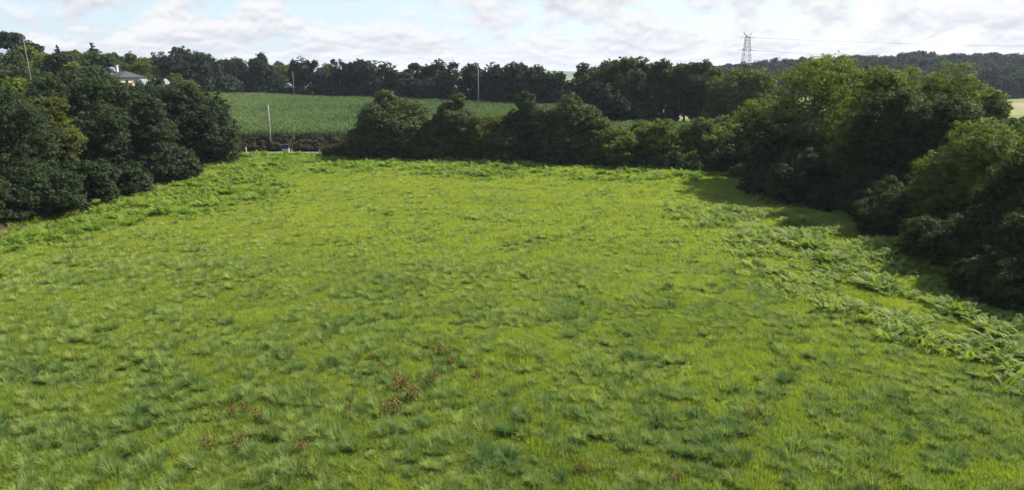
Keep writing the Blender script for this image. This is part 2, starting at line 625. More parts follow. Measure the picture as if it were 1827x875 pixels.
def crown_arrays(rng, L, leaf, density=3.2, clump=None, zmin=0.15, inner=0.16, ragged=1.0):
    area = 4 * math.pi * ((L[:, 3] * L[:, 4] + L[:, 3] * L[:, 5] + L[:, 4] * L[:, 5]) / 3)
    tot = area.sum() * 0.55
    n_leaf = int(density * tot / (0.33 * leaf * leaf))
    n_leaf = min(n_leaf, 50000)
    cr = clump or float(np.clip(0.16 * L[:, 3].max(), 0.45, 1.3))
    n_cl = max(30, int(tot / (cr * cr * 1.35)))
    # clump centres on the lobes, dropped where they are buried in another lobe
    k = rng.choice(len(L), n_cl * 3, p=area / area.sum())
    d = unit(rng.normal(size=(n_cl * 3, 3)))
    rad = rng.uniform(0.66, 1.04 + 0.12 * ragged, size=(n_cl * 3, 1))
    P = L[k, :3] + d * L[k, 3:6] * rad
    q = np.full(len(P), 9.0)
    for j in range(len(L)):
        e = (((P - L[j, :3]) / L[j, 3:6]) ** 2).sum(1)
        e[k == j] = 9.0
        q = np.minimum(q, e)
    ok = (q > 0.62) & (P[:, 2] > zmin)
    P, d = P[ok][:n_cl], d[ok][:n_cl]
    n_cl = len(P)
    m = max(3, int(n_leaf * (1 - inner) / n_cl))
    size_c = rng.uniform(0.4, 1.35, n_cl) * cr
    tint_c = rng.beta(2.0, 2.4, n_cl)
    ci = np.repeat(np.arange(n_cl), m)
    o = unit(rng.normal(size=(len(ci), 3))) * (rng.random((len(ci), 1)) ** 0.45)
    o *= size_c[ci][:, None] * np.array([1, 1, 0.72])
    o[:, 2] = np.where(o[:, 2] < 0, o[:, 2] * 0.35, o[:, 2])
    C = P[ci] + o
    nr = unit(0.35 * d[ci] + 0.85 * unit(o) + 0.30 * UP + 0.42 * rng.normal(size=o.shape))
    sz = leaf * rng.uniform(0.5, 1.35, len(ci))
    ti = np.clip(tint_c[ci] * 0.65 + rng.random(len(ci)) * 0.35, 0, 1)
    # leaves inside the crown
    n_in = int(n_leaf * inner)
    kk = rng.choice(len(L), n_in, p=area / area.sum())
    Ci = L[kk, :3] + unit(rng.normal(size=(n_in, 3))) * L[kk, 3:6] * rng.uniform(0.2, 0.8, (n_in, 1))
    C = np.concatenate([C, Ci])
    nr = np.concatenate([nr, unit(rng.normal(size=(n_in, 3)) + 0.4 * UP)])
    sz = np.concatenate([sz, leaf * rng.uniform(1.2, 2.0, n_in)])
    ti = np.concatenate([ti, rng.random(n_in) * 0.6])
    keep = C[:, 2] > zmin * 0.5
    C, nr, sz, ti = C[keep], nr[keep], sz[keep], ti[keep]
    return leaf_tris(rng, C, nr, sz), ti


def crown_mesh(name, rng, L, leaf, mat, **kw):
    V, ti = crown_arrays(rng, L, leaf, **kw)
    n = len(ti)
    return mesh_from(name, V, np.arange(n * 3), np.full(n, 3), tint=ti, mats=[mat])


def trunk_mesh(rng, L, w, h, cb, style):
    b = MB()
    r0 = 0.018 * h + 0.05
    lean = rng.normal(size=2) * 0.02 * h
    top = 0.93 * h if style in ('spire', 'cone') else 0.72 * h
    pts, rad = [], []
    for i in range(6):
        t = i / 5
        pts.append((lean[0] * t + rng.normal() * 0.01 * h * t, lean[1] * t + rng.normal() * 0.01 * h * t, -0.3 + t * (top + 0.3)))
        rad.append(r0 * (1.35 if i == 0 else 1) * (1 - 0.85 * t))
    b.tube(pts, rad, 7)
    idx = rng.permutation(len(L))[:8]
    for j in idx:
        e = L[j, :3] * 1.0 + unit(L[j, :3] - np.array([0, 0, L[j, 2] * 0.8])) * L[j, 3] * 0.7
        zs = max(0.15 * h, min(e[2] * 0.62, 0.6 * h))
        t = (zs + 0.3) / (top + 0.3)
        s = np.array([lean[0] * t, lean[1] * t, zs])
        mid = s * 0.5 + e * 0.5 + np.array([0, 0, 0.04 * h])
        rr = r0 * (1 - 0.85 * t) * 0.6
        b.tube([s, mid, e], [rr, rr * 0.7, rr * 0.25], 5)
    return b


def tree(name, label, cat, px, Y, ytop, wpx, style, mat, seed, cb=0.05, leaf=None, group=None, density=3.2, ragged=1.0, depth_scale=1.0, **kw):
    rng = np.random.default_rng(seed)
    ztop = level(ytop, Y)
    X = bearing_x(px, Y, ztop * 0.5)
    g = float(terrain(X, Y))
    h = ztop - g
    w = wpx / FOCAL * (Y * math.cos(PITCH) + (CAM_H - ztop * 0.5) * math.sin(PITCH))
    leaf = leaf or float(np.clip(Y * 0.0029, 0.22, 0.75))
    L = make_lobes(rng, w, h, cb, style)
    if depth_scale != 1.0:
        L[:, 1] *= depth_scale
        L[:, 4] *= depth_scale
    root = empty(name, (X, Y, g))
    tag(root, label, cat, group)
    trunk_mesh(rng, L, w, h, cb, style).build('trunk', M['bark'], root, True)
    link('crown', crown_mesh('crown', rng, L, leaf, M[mat], density=density, ragged=ragged, **kw), root)
    return root


# ---- hedge trees along the left side of the meadow
G = 'trees of the left hedge'
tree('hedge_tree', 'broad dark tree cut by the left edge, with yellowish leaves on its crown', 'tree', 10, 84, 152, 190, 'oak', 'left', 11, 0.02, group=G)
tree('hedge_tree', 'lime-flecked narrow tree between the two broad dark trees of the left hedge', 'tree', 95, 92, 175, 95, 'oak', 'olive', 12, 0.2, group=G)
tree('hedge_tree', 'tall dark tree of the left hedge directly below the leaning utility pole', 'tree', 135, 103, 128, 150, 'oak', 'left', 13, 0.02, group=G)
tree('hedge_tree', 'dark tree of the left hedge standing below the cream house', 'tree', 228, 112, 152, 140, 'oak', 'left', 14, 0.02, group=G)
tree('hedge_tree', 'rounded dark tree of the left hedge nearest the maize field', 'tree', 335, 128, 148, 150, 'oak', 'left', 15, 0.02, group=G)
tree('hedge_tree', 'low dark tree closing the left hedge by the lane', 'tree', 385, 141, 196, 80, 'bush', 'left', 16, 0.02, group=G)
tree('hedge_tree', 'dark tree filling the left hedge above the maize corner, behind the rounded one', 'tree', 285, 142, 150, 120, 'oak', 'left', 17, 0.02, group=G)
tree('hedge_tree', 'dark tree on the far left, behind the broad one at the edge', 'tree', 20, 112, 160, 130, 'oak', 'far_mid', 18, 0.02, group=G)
tree('shrub', 'dark low shrub at the foot of the left hedge, nearest the left edge', 'shrub', 85, 80, 305, 120, 'bush', 'left', 21, 0.0, group='shrubs under the left hedge')
tree('shrub', 'olive-tipped low shrub below the lime-flecked tree of the left hedge', 'shrub', 155, 86, 285, 110, 'bush', 'left', 22, 0.0, group='shrubs under the left hedge')
tree('shrub', 'spreading shrub with brown grass at its foot, middle of the left hedge', 'shrub', 222, 95, 290, 90, 'bush', 'left', 23, 0.0, group='shrubs under the left hedge')
tree('shrub', 'round shrub under the rounded dark tree of the left hedge', 'shrub', 300, 108, 255, 110, 'bush', 'left', 24, 0.0, group='shrubs under the left hedge')
tree('shrub', 'dark shrub cut by the left edge at the hedge foot', 'shrub', 5, 76, 320, 110, 'bush', 'left', 25, 0.0, group='shrubs under the left hedge')

tree('hedge_tree', 'dark tree just below the cream house, hiding its left wall', 'tree', 198, 152, 139, 64, 'oak', 'left', 19, 0.02, group=G)
tree('hedge_tree', 'dark tree hiding most of the white gabled house', 'tree', 284, 156, 139, 58, 'oak', 'left', 20, 0.02, group=G)
tree('hedge_tree', 'olive-tinged tree in front of the gap between the two houses', 'tree', 246, 150, 150, 50, 'oak', 'olive', 26, 0.02, group=G)

# ---- small trees and bushes at the end of the meadow
G = 'bushes at the end of the meadow'
tree('small_tree', 'broad grey-green bush with a thin pointed yellowish top, beside the lane', 'tree', 698, 140, 163, 150, 'cone', 'grey', 31, 0.0, group=G)
tree('small_tree', 'dark upright small tree in front of the maize, second from the lane', 'tree', 812, 138, 168, 92, 'cone', 'grey', 32, 0.0, group=G)
tree('shrub', 'brownish-green bush joining the pointed bush and the dark upright tree', 'shrub', 770, 139, 212, 66, 'bush', 'olive', 43, 0.0, group=G)
tree('shrub', 'grey-green bush in front of the ragged-tipped tree, touching the bracken', 'shrub', 905, 132, 228, 80, 'bush', 'grey', 44, 0.0, group=G)
tree('shrub', 'low olive bush between the two dark upright small trees', 'shrub', 868, 136, 205, 80, 'bush', 'olive', 33, 0.0, group=G)
tree('small_tree', 'dark upright small tree with a ragged tip, left of the round olive bush', 'tree', 938, 134, 165, 95, 'cone', 'left', 34, 0.0, group=G)
tree('small_tree', 'round bush with olive right side below the tallest row trees', 'tree', 1018, 131, 171, 120, 'oak', 'grey', 35, 0.0, group=G)
tree('shrub', 'drooping yellow-green bush at the left end of the low hedge', 'shrub', 1072, 128, 212, 70, 'bush', 'olive', 36, 0.0, group=G)
tree('shrub', 'yellow-green topped bush in the low hedge, left one of three', 'shrub', 1122, 127, 218, 125, 'bush', 'sunny', 37, 0.0, group=G)
tree('shrub', 'yellow-green topped bush in the low hedge, middle one of three', 'shrub', 1192, 126, 211, 125, 'bush', 'sunny', 38, 0.0, group=G)
tree('shrub', 'yellow-green topped bush in the low hedge, right one of three', 'shrub', 1268, 125, 208, 125, 'bush', 'sunny', 39, 0.0, group=G)
tree('shrub', 'dark bush filling the corner where the end hedge meets the right hedge', 'shrub', 1322, 116, 240, 100, 'bush', 'oak', 40, 0.0, group=G)
tree('shrub', 'small leafy sapling standing forward of the low hedge, layered pale leaves', 'shrub', 1235, 119, 268, 52, 'spire', 'sunny', 41, 0.0)
tree('shrub', 'bright green leafy bush above the right end of the low hedge', 'shrub', 1330, 138, 196, 45, 'bush', 'lime', 42, 0.0)

# ---- tall trees along the right side
G = 'tall trees of the right hedge'
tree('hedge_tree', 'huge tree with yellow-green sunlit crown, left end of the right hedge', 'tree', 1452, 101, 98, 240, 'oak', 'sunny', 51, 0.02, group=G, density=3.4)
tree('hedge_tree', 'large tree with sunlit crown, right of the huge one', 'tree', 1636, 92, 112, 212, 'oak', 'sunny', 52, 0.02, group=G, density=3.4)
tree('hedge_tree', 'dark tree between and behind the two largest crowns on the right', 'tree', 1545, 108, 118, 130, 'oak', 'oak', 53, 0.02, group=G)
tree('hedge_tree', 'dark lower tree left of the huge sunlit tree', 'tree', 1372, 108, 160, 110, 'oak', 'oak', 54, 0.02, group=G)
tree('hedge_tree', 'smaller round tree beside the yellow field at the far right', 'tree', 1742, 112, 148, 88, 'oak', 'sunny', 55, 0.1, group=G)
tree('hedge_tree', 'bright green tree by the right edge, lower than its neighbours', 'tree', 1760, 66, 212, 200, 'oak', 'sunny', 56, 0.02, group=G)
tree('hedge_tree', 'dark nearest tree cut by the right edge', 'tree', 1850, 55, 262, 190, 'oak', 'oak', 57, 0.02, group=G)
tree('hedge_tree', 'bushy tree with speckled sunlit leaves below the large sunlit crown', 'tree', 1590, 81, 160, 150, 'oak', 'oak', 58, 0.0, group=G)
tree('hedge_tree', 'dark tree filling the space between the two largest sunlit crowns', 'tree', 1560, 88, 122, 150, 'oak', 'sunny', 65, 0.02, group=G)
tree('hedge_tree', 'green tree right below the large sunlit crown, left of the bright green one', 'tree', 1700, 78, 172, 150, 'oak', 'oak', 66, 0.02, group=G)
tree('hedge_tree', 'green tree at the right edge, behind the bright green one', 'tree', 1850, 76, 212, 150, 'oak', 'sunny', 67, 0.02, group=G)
tree('hedge_tree', 'added dark tree, mostly past the right edge, shading the grass', 'tree', 1925, 50, 300, 240, 'oak', 'oak', 68, 0.02, group=G)  # added, mostly out of view, to extend shade over the near corner
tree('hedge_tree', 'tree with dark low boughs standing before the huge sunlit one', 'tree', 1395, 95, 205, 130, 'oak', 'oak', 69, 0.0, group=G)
tree('shrub', 'yellowish shrub at the foot of the right hedge below the large crowns', 'shrub', 1660, 68, 300, 120, 'bush', 'sunny', 59, 0.0, group='shrubs under the right hedge')
tree('shrub', 'dark shrub at the foot of the right hedge under the huge tree', 'shrub', 1440, 90, 265, 150, 'bush', 'oak', 60, 0.0, group='shrubs under the right hedge')
tree('shrub', 'dark shrub between the huge tree and the yellowish shrub', 'shrub', 1550, 79, 300, 130, 'bush', 'oak', 61, 0.0, group='shrubs under the right hedge')
tree('shrub', 'dark shrub before the nearest tree at the right edge', 'shrub', 1775, 54, 380, 150, 'bush', 'oak', 62, 0.0, group='shrubs under the right hedge')
tree('shrub', 'lowest dark shrub at the right edge, beside the shaded grass', 'shrub', 1850, 47, 440, 150, 'bush', 'oak', 63, 0.0, group='shrubs under the right hedge')
tree('shrub', 'shrub pushing out into the bracken below the large sunlit crown', 'shrub', 1590, 71, 318, 125, 'bush', 'oak', 70, 0.0, group='shrubs under the right hedge')
tree('shrub', 'dark shrub reaching the bracken below the bright green tree', 'shrub', 1692, 58, 385, 150, 'bush', 'oak', 71, 0.0, group='shrubs under the right hedge')
tree('shrub', 'dark shrub beside the bracken, second from the right edge', 'shrub', 1795, 49.5, 445, 170, 'bush', 'oak', 72, 0.0, group='shrubs under the right hedge')
tree('shrub', 'dark hedge bush below the yellow field at the right edge', 'shrub', 1815, 170, 206, 80, 'bush', 'oak', 64, 0.0)

# ---- tree rows behind the maize
G = 'dark tree row behind the maize'
ROW = [  # px, Y, top row, width in px, style, material, label
    (333, 300, 87, 105, 'oak', 'far_dark', 'big round dark tree left of the row behind the maize'),
    (398, 322, 107, 60, 'row', 'far_dark', 'dark tree touching the right flank of the big round one'),
    (432, 326, 106, 46, 'row', 'far_dark', 'dark tree just left of the peaked dark tree behind the maize'),
    (468, 322, 99, 66, 'cone', 'far_dark', 'dark peaked tree immediately left of the lime-green tree'),
    (375, 305, 128, 100, 'bush', 'far_dark', 'low dark thicket at the left end of the maize field'),
    (541, 318, 107, 40, 'row', 'far_dark', 'dark pointed tree immediately right of the lime-green tree'),
    (562, 316, 107, 34, 'row', 'far_dark', 'second dark pointed tree right of the lime-green tree'),
    (583, 312, 124, 40, 'row', 'far_dark', 'low dark tree under the pale crown behind the row'),
    (603, 308, 107, 36, 'row', 'far_dark', 'slim dark tree with a spiky tip, right of the pale crown'),
    (622, 306, 113, 36, 'row', 'far_dark', 'dark tree between the spiky tip and the widest dark crown'),
    (640, 303, 110, 34, 'row', 'far_dark', 'narrow dark tree against the left flank of the widest dark crown'),
    (670, 300, 109, 64, 'oak', 'far_dark', 'widest dark crown in the row above the pointed bush'),
    (703, 294, 122, 42, 'row', 'far_dark', 'low dark tree at the dip of the row, above the pointed bush'),
    (738, 288, 113, 32, 'pine', 'far_dark', 'lone bare-stemmed round crown with sky showing beneath it'),
    (735, 284, 126, 60, 'bush', 'far_dark', 'dark thicket under the lone bare-stemmed crown'),
    (778, 280, 108, 52, 'oak', 'far_dark', 'tall dark tree right of the lone bare-stemmed crown'),
    (808, 274, 115, 34, 'row', 'far_dark', 'dark tree with thin top left of the pole above the maize'),
    (770, 276, 140, 70, 'bush', 'far_dark', 'dark undergrowth below the tall tree left of the pole'),
    (843, 268, 115, 56, 'oak', 'far_dark', 'dark rounded tree directly behind the pole above the maize'),
    (880, 262, 113, 58, 'oak', 'far_dark', 'first dark rounded tree to the right of the pole'),
    (918, 258, 113, 58, 'oak', 'far_dark', 'second dark rounded tree to the right of the pole'),
    (952, 252, 120, 56, 'oak', 'far_dark', 'third dark rounded tree to the right of the pole'),
    (985, 248, 130, 56, 'oak', 'far_dark', 'lower dark tree where the row dips to the blue ridge'),
]
rng_row = np.random.default_rng(99)
for i, (px, Y, yt, w, st, mt, lb) in enumerate(ROW):
    tree('row_tree', lb, 'tree', px, Y, yt - rng_row.uniform(-2.5, 3.5), w * 1.02, st, mt, 100 + i, 0.45 if st == 'pine' else 0.03, group=G, density=3.0, ragged=1.6)
tree('broadleaf_tree', 'lime-green sunlit tree showing in the gap of the dark row', 'tree', 520, 345, 116, 50, 'oak', 'lime', 130, 0.05)
tree('broadleaf_tree', 'olive crown behind the dark row, above the lime-green tree', 'tree', 502, 372, 109, 42, 'oak', 'olive', 131, 0.1)
tree('broadleaf_tree', 'narrow dark tree standing in front of the olive crown', 'tree', 526, 335, 107, 18, 'cone', 'far_dark', 132, 0.5)
tree('broadleaf_tree', 'pale crown peeping over the dark row right of the pointed trees', 'tree', 583, 365, 114, 40, 'oak', 'olive', 133, 0.1)
tree('broadleaf_tree', 'olive crown over the dark row left of the peaked tree', 'tree', 420, 365, 104, 46, 'oak', 'olive', 134, 0.1)
G = 'tall row behind the low hedge'
ROW2 = [
    (1045, 205, 114, 62, 'oak', 'far_mid', 'row tree beside the blue ridge gap, above the round bush'),
    (1085, 196, 108, 62, 'oak', 'far_mid', 'row tree left of the tallest crown behind the low hedge'),
    (1118, 190, 103, 74, 'oak', 'far_mid', 'tallest crown behind the low hedge, foliage to the ground'),
    (1080, 186, 150, 76, 'bush', 'far_dark', 'dark thicket below the tallest crown behind the low hedge'),
    (1180, 192, 106, 66, 'oak', 'far_mid', 'open crown right of the tallest, stems and tan field seen below'),
    (1222, 190, 112, 56, 'oak', 'far_mid', 'middle crown of the three right of the tallest'),
    (1255, 189, 108, 60, 'oak', 'far_mid', 'rightmost tall crown of the row, left of the olive tree'),
    (1318, 180, 122, 98, 'oak', 'olive', 'rounded olive tree below the transmission tower'),
]
for i, (px, Y, yt, w, st, mt, lb) in enumerate(ROW2):
    tree('row_tree', lb, 'tree', px, Y, yt, w * 1.12, st, mt, 150 + i, 0.07 if i in (4, 5, 6) else 0.03, group=G, density=3.2, ragged=1.3)

# ---- hillside trees at the far left
G = 'trees on the left hillside'
HILLT = [
    (4, 245, 57, 44, 'pine', 'conifer', 0.55, 'flat-topped dark pine at the left edge of the skyline'),
    (26, 255, 60, 48, 'pine', 'conifer', 0.45, 'second flat-topped pine, left of the leaning pole'),
    (58, 268, 73, 50, 'oak', 'far_dark', 0.1, 'dark crown on the skyline behind the leaning pole'),
    (58, 235, 82, 62, 'oak', 'lime', 0.05, 'yellow-green tree behind the leaning pole'),
    (18, 225, 92, 66, 'oak', 'far_mid', 0.05, 'grey-green tree under the pines at the left edge'),
    (110, 262, 79, 22, 'spire', 'conifer', 0.1, 'dark fir tip between the leaning pole and the cedar'),
    (104, 215, 95, 74, 'oak', 'far_dark', 0.05, 'dark rounded tree below the fir tip'),
    (173, 268, 77, 46, 'spire', 'conifer', 0.1, 'taller layered conifer above the cream house'),
    (134, 275, 90, 40, 'oak', 'olive', 0.05, 'sunlit olive crown between the fir tip and the layered conifer'),
    (160, 255, 94, 56, 'oak', 'olive', 0.05, 'olive crown left below the layered conifer'),
    (182, 250, 92, 60, 'oak', 'far_mid', 0.05, 'green crown directly below the layered conifer'),
    (205, 262, 94, 40, 'oak', 'far_mid', 0.05, 'green crown above the chimney of the cream house'),
    (238, 268, 95, 46, 'oak', 'far_mid', 0.05, 'spiky-topped green crown above the right end of the cream house'),
    (222, 256, 112, 50, 'oak', 'far_mid', 0.05, 'green tree right behind the cream house roof'),
    (265, 290, 105, 44, 'oak', 'olive', 0.05, 'pale green crown left of the big round dark tree'),
    (252, 252, 112, 38, 'oak', 'olive', 0.05, 'pale green tree between the cream house and the white gable'),
    (283, 296, 102, 30, 'oak', 'lime', 0.05, 'yellowish crown touching the big round dark tree'),
    (135, 200, 110, 34, 'oak', 'lime', 0.05, 'small yellow-green crown below the olive crown'),
    (160, 196, 118, 80, 'oak', 'far_mid', 0.05, 'green tree in front of the hillside, left of the cream house'),
    (60, 185, 118, 90, 'oak', 'far_mid', 0.05, 'grey-green tree at the foot of the leaning pole'),
    (0, 180, 122, 70, 'oak', 'far_mid', 0.05, 'green tree at the left edge above the broad hedge tree'),
    (45, 160, 138, 70, 'bush', 'lime', 0.05, 'yellowish bush top above the broad dark tree at the left edge'),
    (318, 246, 133, 60, 'bush', 'olive', 0.0, 'olive bush right of the white gable, before the big round dark tree'),
]
for i, (px, Y, yt, w, st, mt, cb, lb) in enumerate(HILLT):
    tree('hillside_tree', lb, 'tree', px, Y, yt, w * 1.12, st, mt, 200 + i, cb, group=G, density=3.0, ragged=1.4)


# ------------------------------------------------------------------ scattered cover (geometry-node instances)
def proto_collection(name, meshes):
    c = bpy.data.collections.new(name)
    for i, me in enumerate(meshes):
        c.objects.link(bpy.data.objects.new('%s_%02d' % (name, i), me))
    return c


def scatter_group(name, coll):
    ng = bpy.data.node_groups.new(name, 'GeometryNodeTree')
    ng.interface.new_socket('Geometry', in_out='INPUT', socket_type='NodeSocketGeometry')
    ng.interface.new_socket('Geometry', in_out='OUTPUT', socket_type='NodeSocketGeometry')
    N, L = ng.nodes.new, ng.links.new
    gi, go = N('NodeGroupInput'), N('NodeGroupOutput')
    ci = N('GeometryNodeCollectionInfo')
    ci.inputs['Collection'].default_value = coll
    ci.inputs['Separate Children'].default_value = True
    ci.inputs['Reset Children'].default_value = True
    ip = N('GeometryNodeInstanceOnPoints')
    ip.inputs['Pick Instance'].default_value = True

    def attr(nm, tp):
        a = N('GeometryNodeInputNamedAttribute')
        a.data_type = tp
        a.inputs['Name'].default_value = nm
        return a.outputs['Attribute']
    L(gi.outputs[0], ip.inputs['Points'])
    L(ci.outputs[0], ip.inputs['Instance'])
    L(attr('idx', 'INT'), ip.inputs['Instance Index'])
    er = N('FunctionNodeEulerToRotation')
    L(attr('rot', 'FLOAT_VECTOR'), er.inputs[0])
    L(er.outputs[0], ip.inputs['Rotation'])
    L(attr('scl', 'FLOAT_VECTOR'), ip.inputs['Scale'])
    L(ip.outputs[0], go.inputs[0])
    return ng


def scatter(name, meshes, P, rng, scale, itint, label, cat, tilt=0.12, idx=None):
    n = len(P)
    me = bpy.data.meshes.new(name)
    me.vertices.add(n)
    me.vertices.foreach_set('co', np.asarray(P, np.float32).ravel())
    a = me.attributes.new('idx', 'INT', 'POINT')
    a.data.foreach_set('value', (rng.integers(0, len(meshes), n) if idx is None else idx).astype(np.int32))
    a = me.attributes.new('rot', 'FLOAT_VECTOR', 'POINT')
    R = np.stack([rng.normal(size=n) * tilt, rng.normal(size=n) * tilt, rng.uniform(0, 6.283, n)], 1)
    a.data.foreach_set('vector', R.astype(np.float32).ravel())
    a = me.attributes.new('scl', 'FLOAT_VECTOR', 'POINT')
    S = np.asarray(scale, float)
    if S.ndim == 1:
        S = np.stack([S, S, S], 1)
    a.data.foreach_set('vector', S.astype(np.float32).ravel())
    a = me.attributes.new('itint', 'FLOAT', 'POINT')
    a.data.foreach_set('value', np.asarray(itint, np.float32))
    for m in meshes[0].materials:
        me.materials.append(m)
    o = link(name, me)
    md = o.modifiers.new('scatter', 'NODES')
    md.node_group = scatter_group(name, proto_collection(name + '_source', meshes))
    tag(o, label, cat, kind='stuff')
    return o


def blades(rng, base, length, lean_dir, lean, width, tint, segs=2):
    """arching grass blades: base (n,3); bends over towards lean_dir (angle)"""
    n = len(base)
    d = np.stack([np.cos(lean_dir), np.sin(lean_dir), np.zeros(n)], 1)
    s = np.stack([-np.sin(lean_dir), np.cos(lean_dir), np.zeros(n)], 1)
    tw = rng.uniform(-0.9, 0.9, n)[:, None]
    s = unit(s + d * tw)
    rows = []
    p = base.copy()
    ang = lean * 0.35
    wd = [1.0, 0.8, 0.0] if segs == 2 else [1.0, 0.9, 0.6, 0.0]
    step = length / segs
    for k in range(segs + 1):
        rows.append((p.copy(), wd[k]))
        p = p + d * (np.sin(ang) * step)[:, None] + UP * (np.cos(ang) * step)[:, None]
        ang = ang + lean * (1.1 / segs) * 1.2
    V, F, sizes, ti = [], [], [], []
    per = segs * 2 + 1
    A = np.empty((n, per, 3))
    c = 0
    for k in range(segs):
        q, wk = rows[k]
        A[:, c] = q - s * (width * wk * 0.5)[:, None]
        A[:, c + 1] = q + s * (width * wk * 0.5)[:, None]
        c += 2
    A[:, c] = rows[-1][0]
    o = np.arange(n)[:, None] * per
    fl = []
    sz = []
    for k in range(segs - 1):
        fl.append(np.concatenate([o + 2 * k, o + 2 * k + 1, o + 2 * k + 3, o + 2 * k + 2], 1))
        sz.append(4)
    fl.append(np.concatenate([o + 2 * (segs - 1), o + 2 * (segs - 1) + 1, o + 2 * segs], 1))
    sz.append(3)
    flat = np.concatenate(fl, 1).ravel()
    sizes = np.tile(sz, n)
    tints = np.repeat(tint, len(sz))
    return A.reshape(-1, 3), flat, sizes, tints


def turf_mesh(seed, r, n, hmin, hmax, width, mat):
    rng = np.random.default_rng(seed)
    rr = r * np.sqrt(rng.random(n))
    a = rng.uniform(0, 6.283, n)
    base = np.stack([rr * np.cos(a), rr * np.sin(a), np.zeros(n) - 0.02], 1)
    V, f, s, t = blades(rng, base, rng.uniform(hmin, hmax, n), rng.uniform(0, 6.283, n), rng.uniform(0.3, 1.35, n),
                        width * rng.uniform(0.6, 1.3, n), rng.random(n))
    return mesh_from('turf', V, f, s, t, [mat])


def tussock_mesh(seed, n, length, width, mat, spread=0.16):
    rng = np.random.default_rng(seed)
    rr = spread * np.sqrt(rng.random(n))
    a = rng.uniform(0, 6.283, n)
    comb = rng.uniform(0, 6.283)
    base = np.stack([rr * np.cos(a), rr * np.sin(a), np.zeros(n) - 0.02], 1)
    ld = a + rng.normal(size=n) * 0.5
    # the wind has combed the tuft to one side
    ld = np.arctan2(np.sin(ld) + 0.55 * math.sin(comb), np.cos(ld) + 0.55 * math.cos(comb))
    V, f, s, t = blades(rng, base, length * rng.uniform(0.55, 1.15, n), ld, rng.uniform(0.35, 1.35, n),
                        width * rng.uniform(0.6, 1.3, n), rng.random(n), segs=3)
    return mesh_from('tussock', V, f, s, t, [mat])


LEFT_BED = [(-64, 48), (-38.3, 53), (-42.7, 66.1), (-38.2, 76.5), (-29, 86), (-28.5, 99.7), (-38, 113), (-44, 120), (-44, 140), (-56, 146), (-55, 120), (-50, 100), (-48, 85), (-54, 72), (-66, 52)]
FAR_BED = [(-46, 118.5), (-24, 117.2), (-1, 112), (14, 109), (26, 105), (31, 109), (29, 118), (17, 125.5), (3, 130), (-11, 132.5), (-30, 139), (-50, 145), (-54, 138)]
RIGHT_BED = [(17.7, 80), (25.9, 83), (36, 72), (36, 58), (31.5, 43), (28, 32), (24.5, 34.5), (24.3, 43.3), (18.8, 50.4), (20.2, 58)]


def in_bed(x, y):
    wob_x = x + 3.2 * (vnoise(x, y, 4.0, 71) - 0.5) + 1.4 * (vnoise(x, y, 1.3, 72) - 0.5)
    wob_y = y + 4.5 * (vnoise(x, y, 4.0, 73) - 0.5) + 1.6 * (vnoise(x, y, 1.3, 74) - 0.5)
    return [inside(b, wob_x, wob_y) for b in (LEFT_BED, FAR_BED, RIGHT_BED)]


def frustum(x, y, margin=4.0):
    d = y * math.cos(PITCH) + CAM_H * math.sin(PITCH)
    return np.abs(x) < d * 913.5 / FOCAL + margin


def meadow_points(rng, n, y0, y1):
    x = rng.uniform(-66, 42, n)
    y = rng.uniform(y0, y1, n)
    k = frustum(x, y)
    return x[k], y[k]


def ground_z(x, y):
    near = (np.abs(x) < 90) & (y < 150) & (y > 0)
    return terrain(x, y) + near * 0.25 * (vnoise(x, y, 7.0, 5) - 0.5)


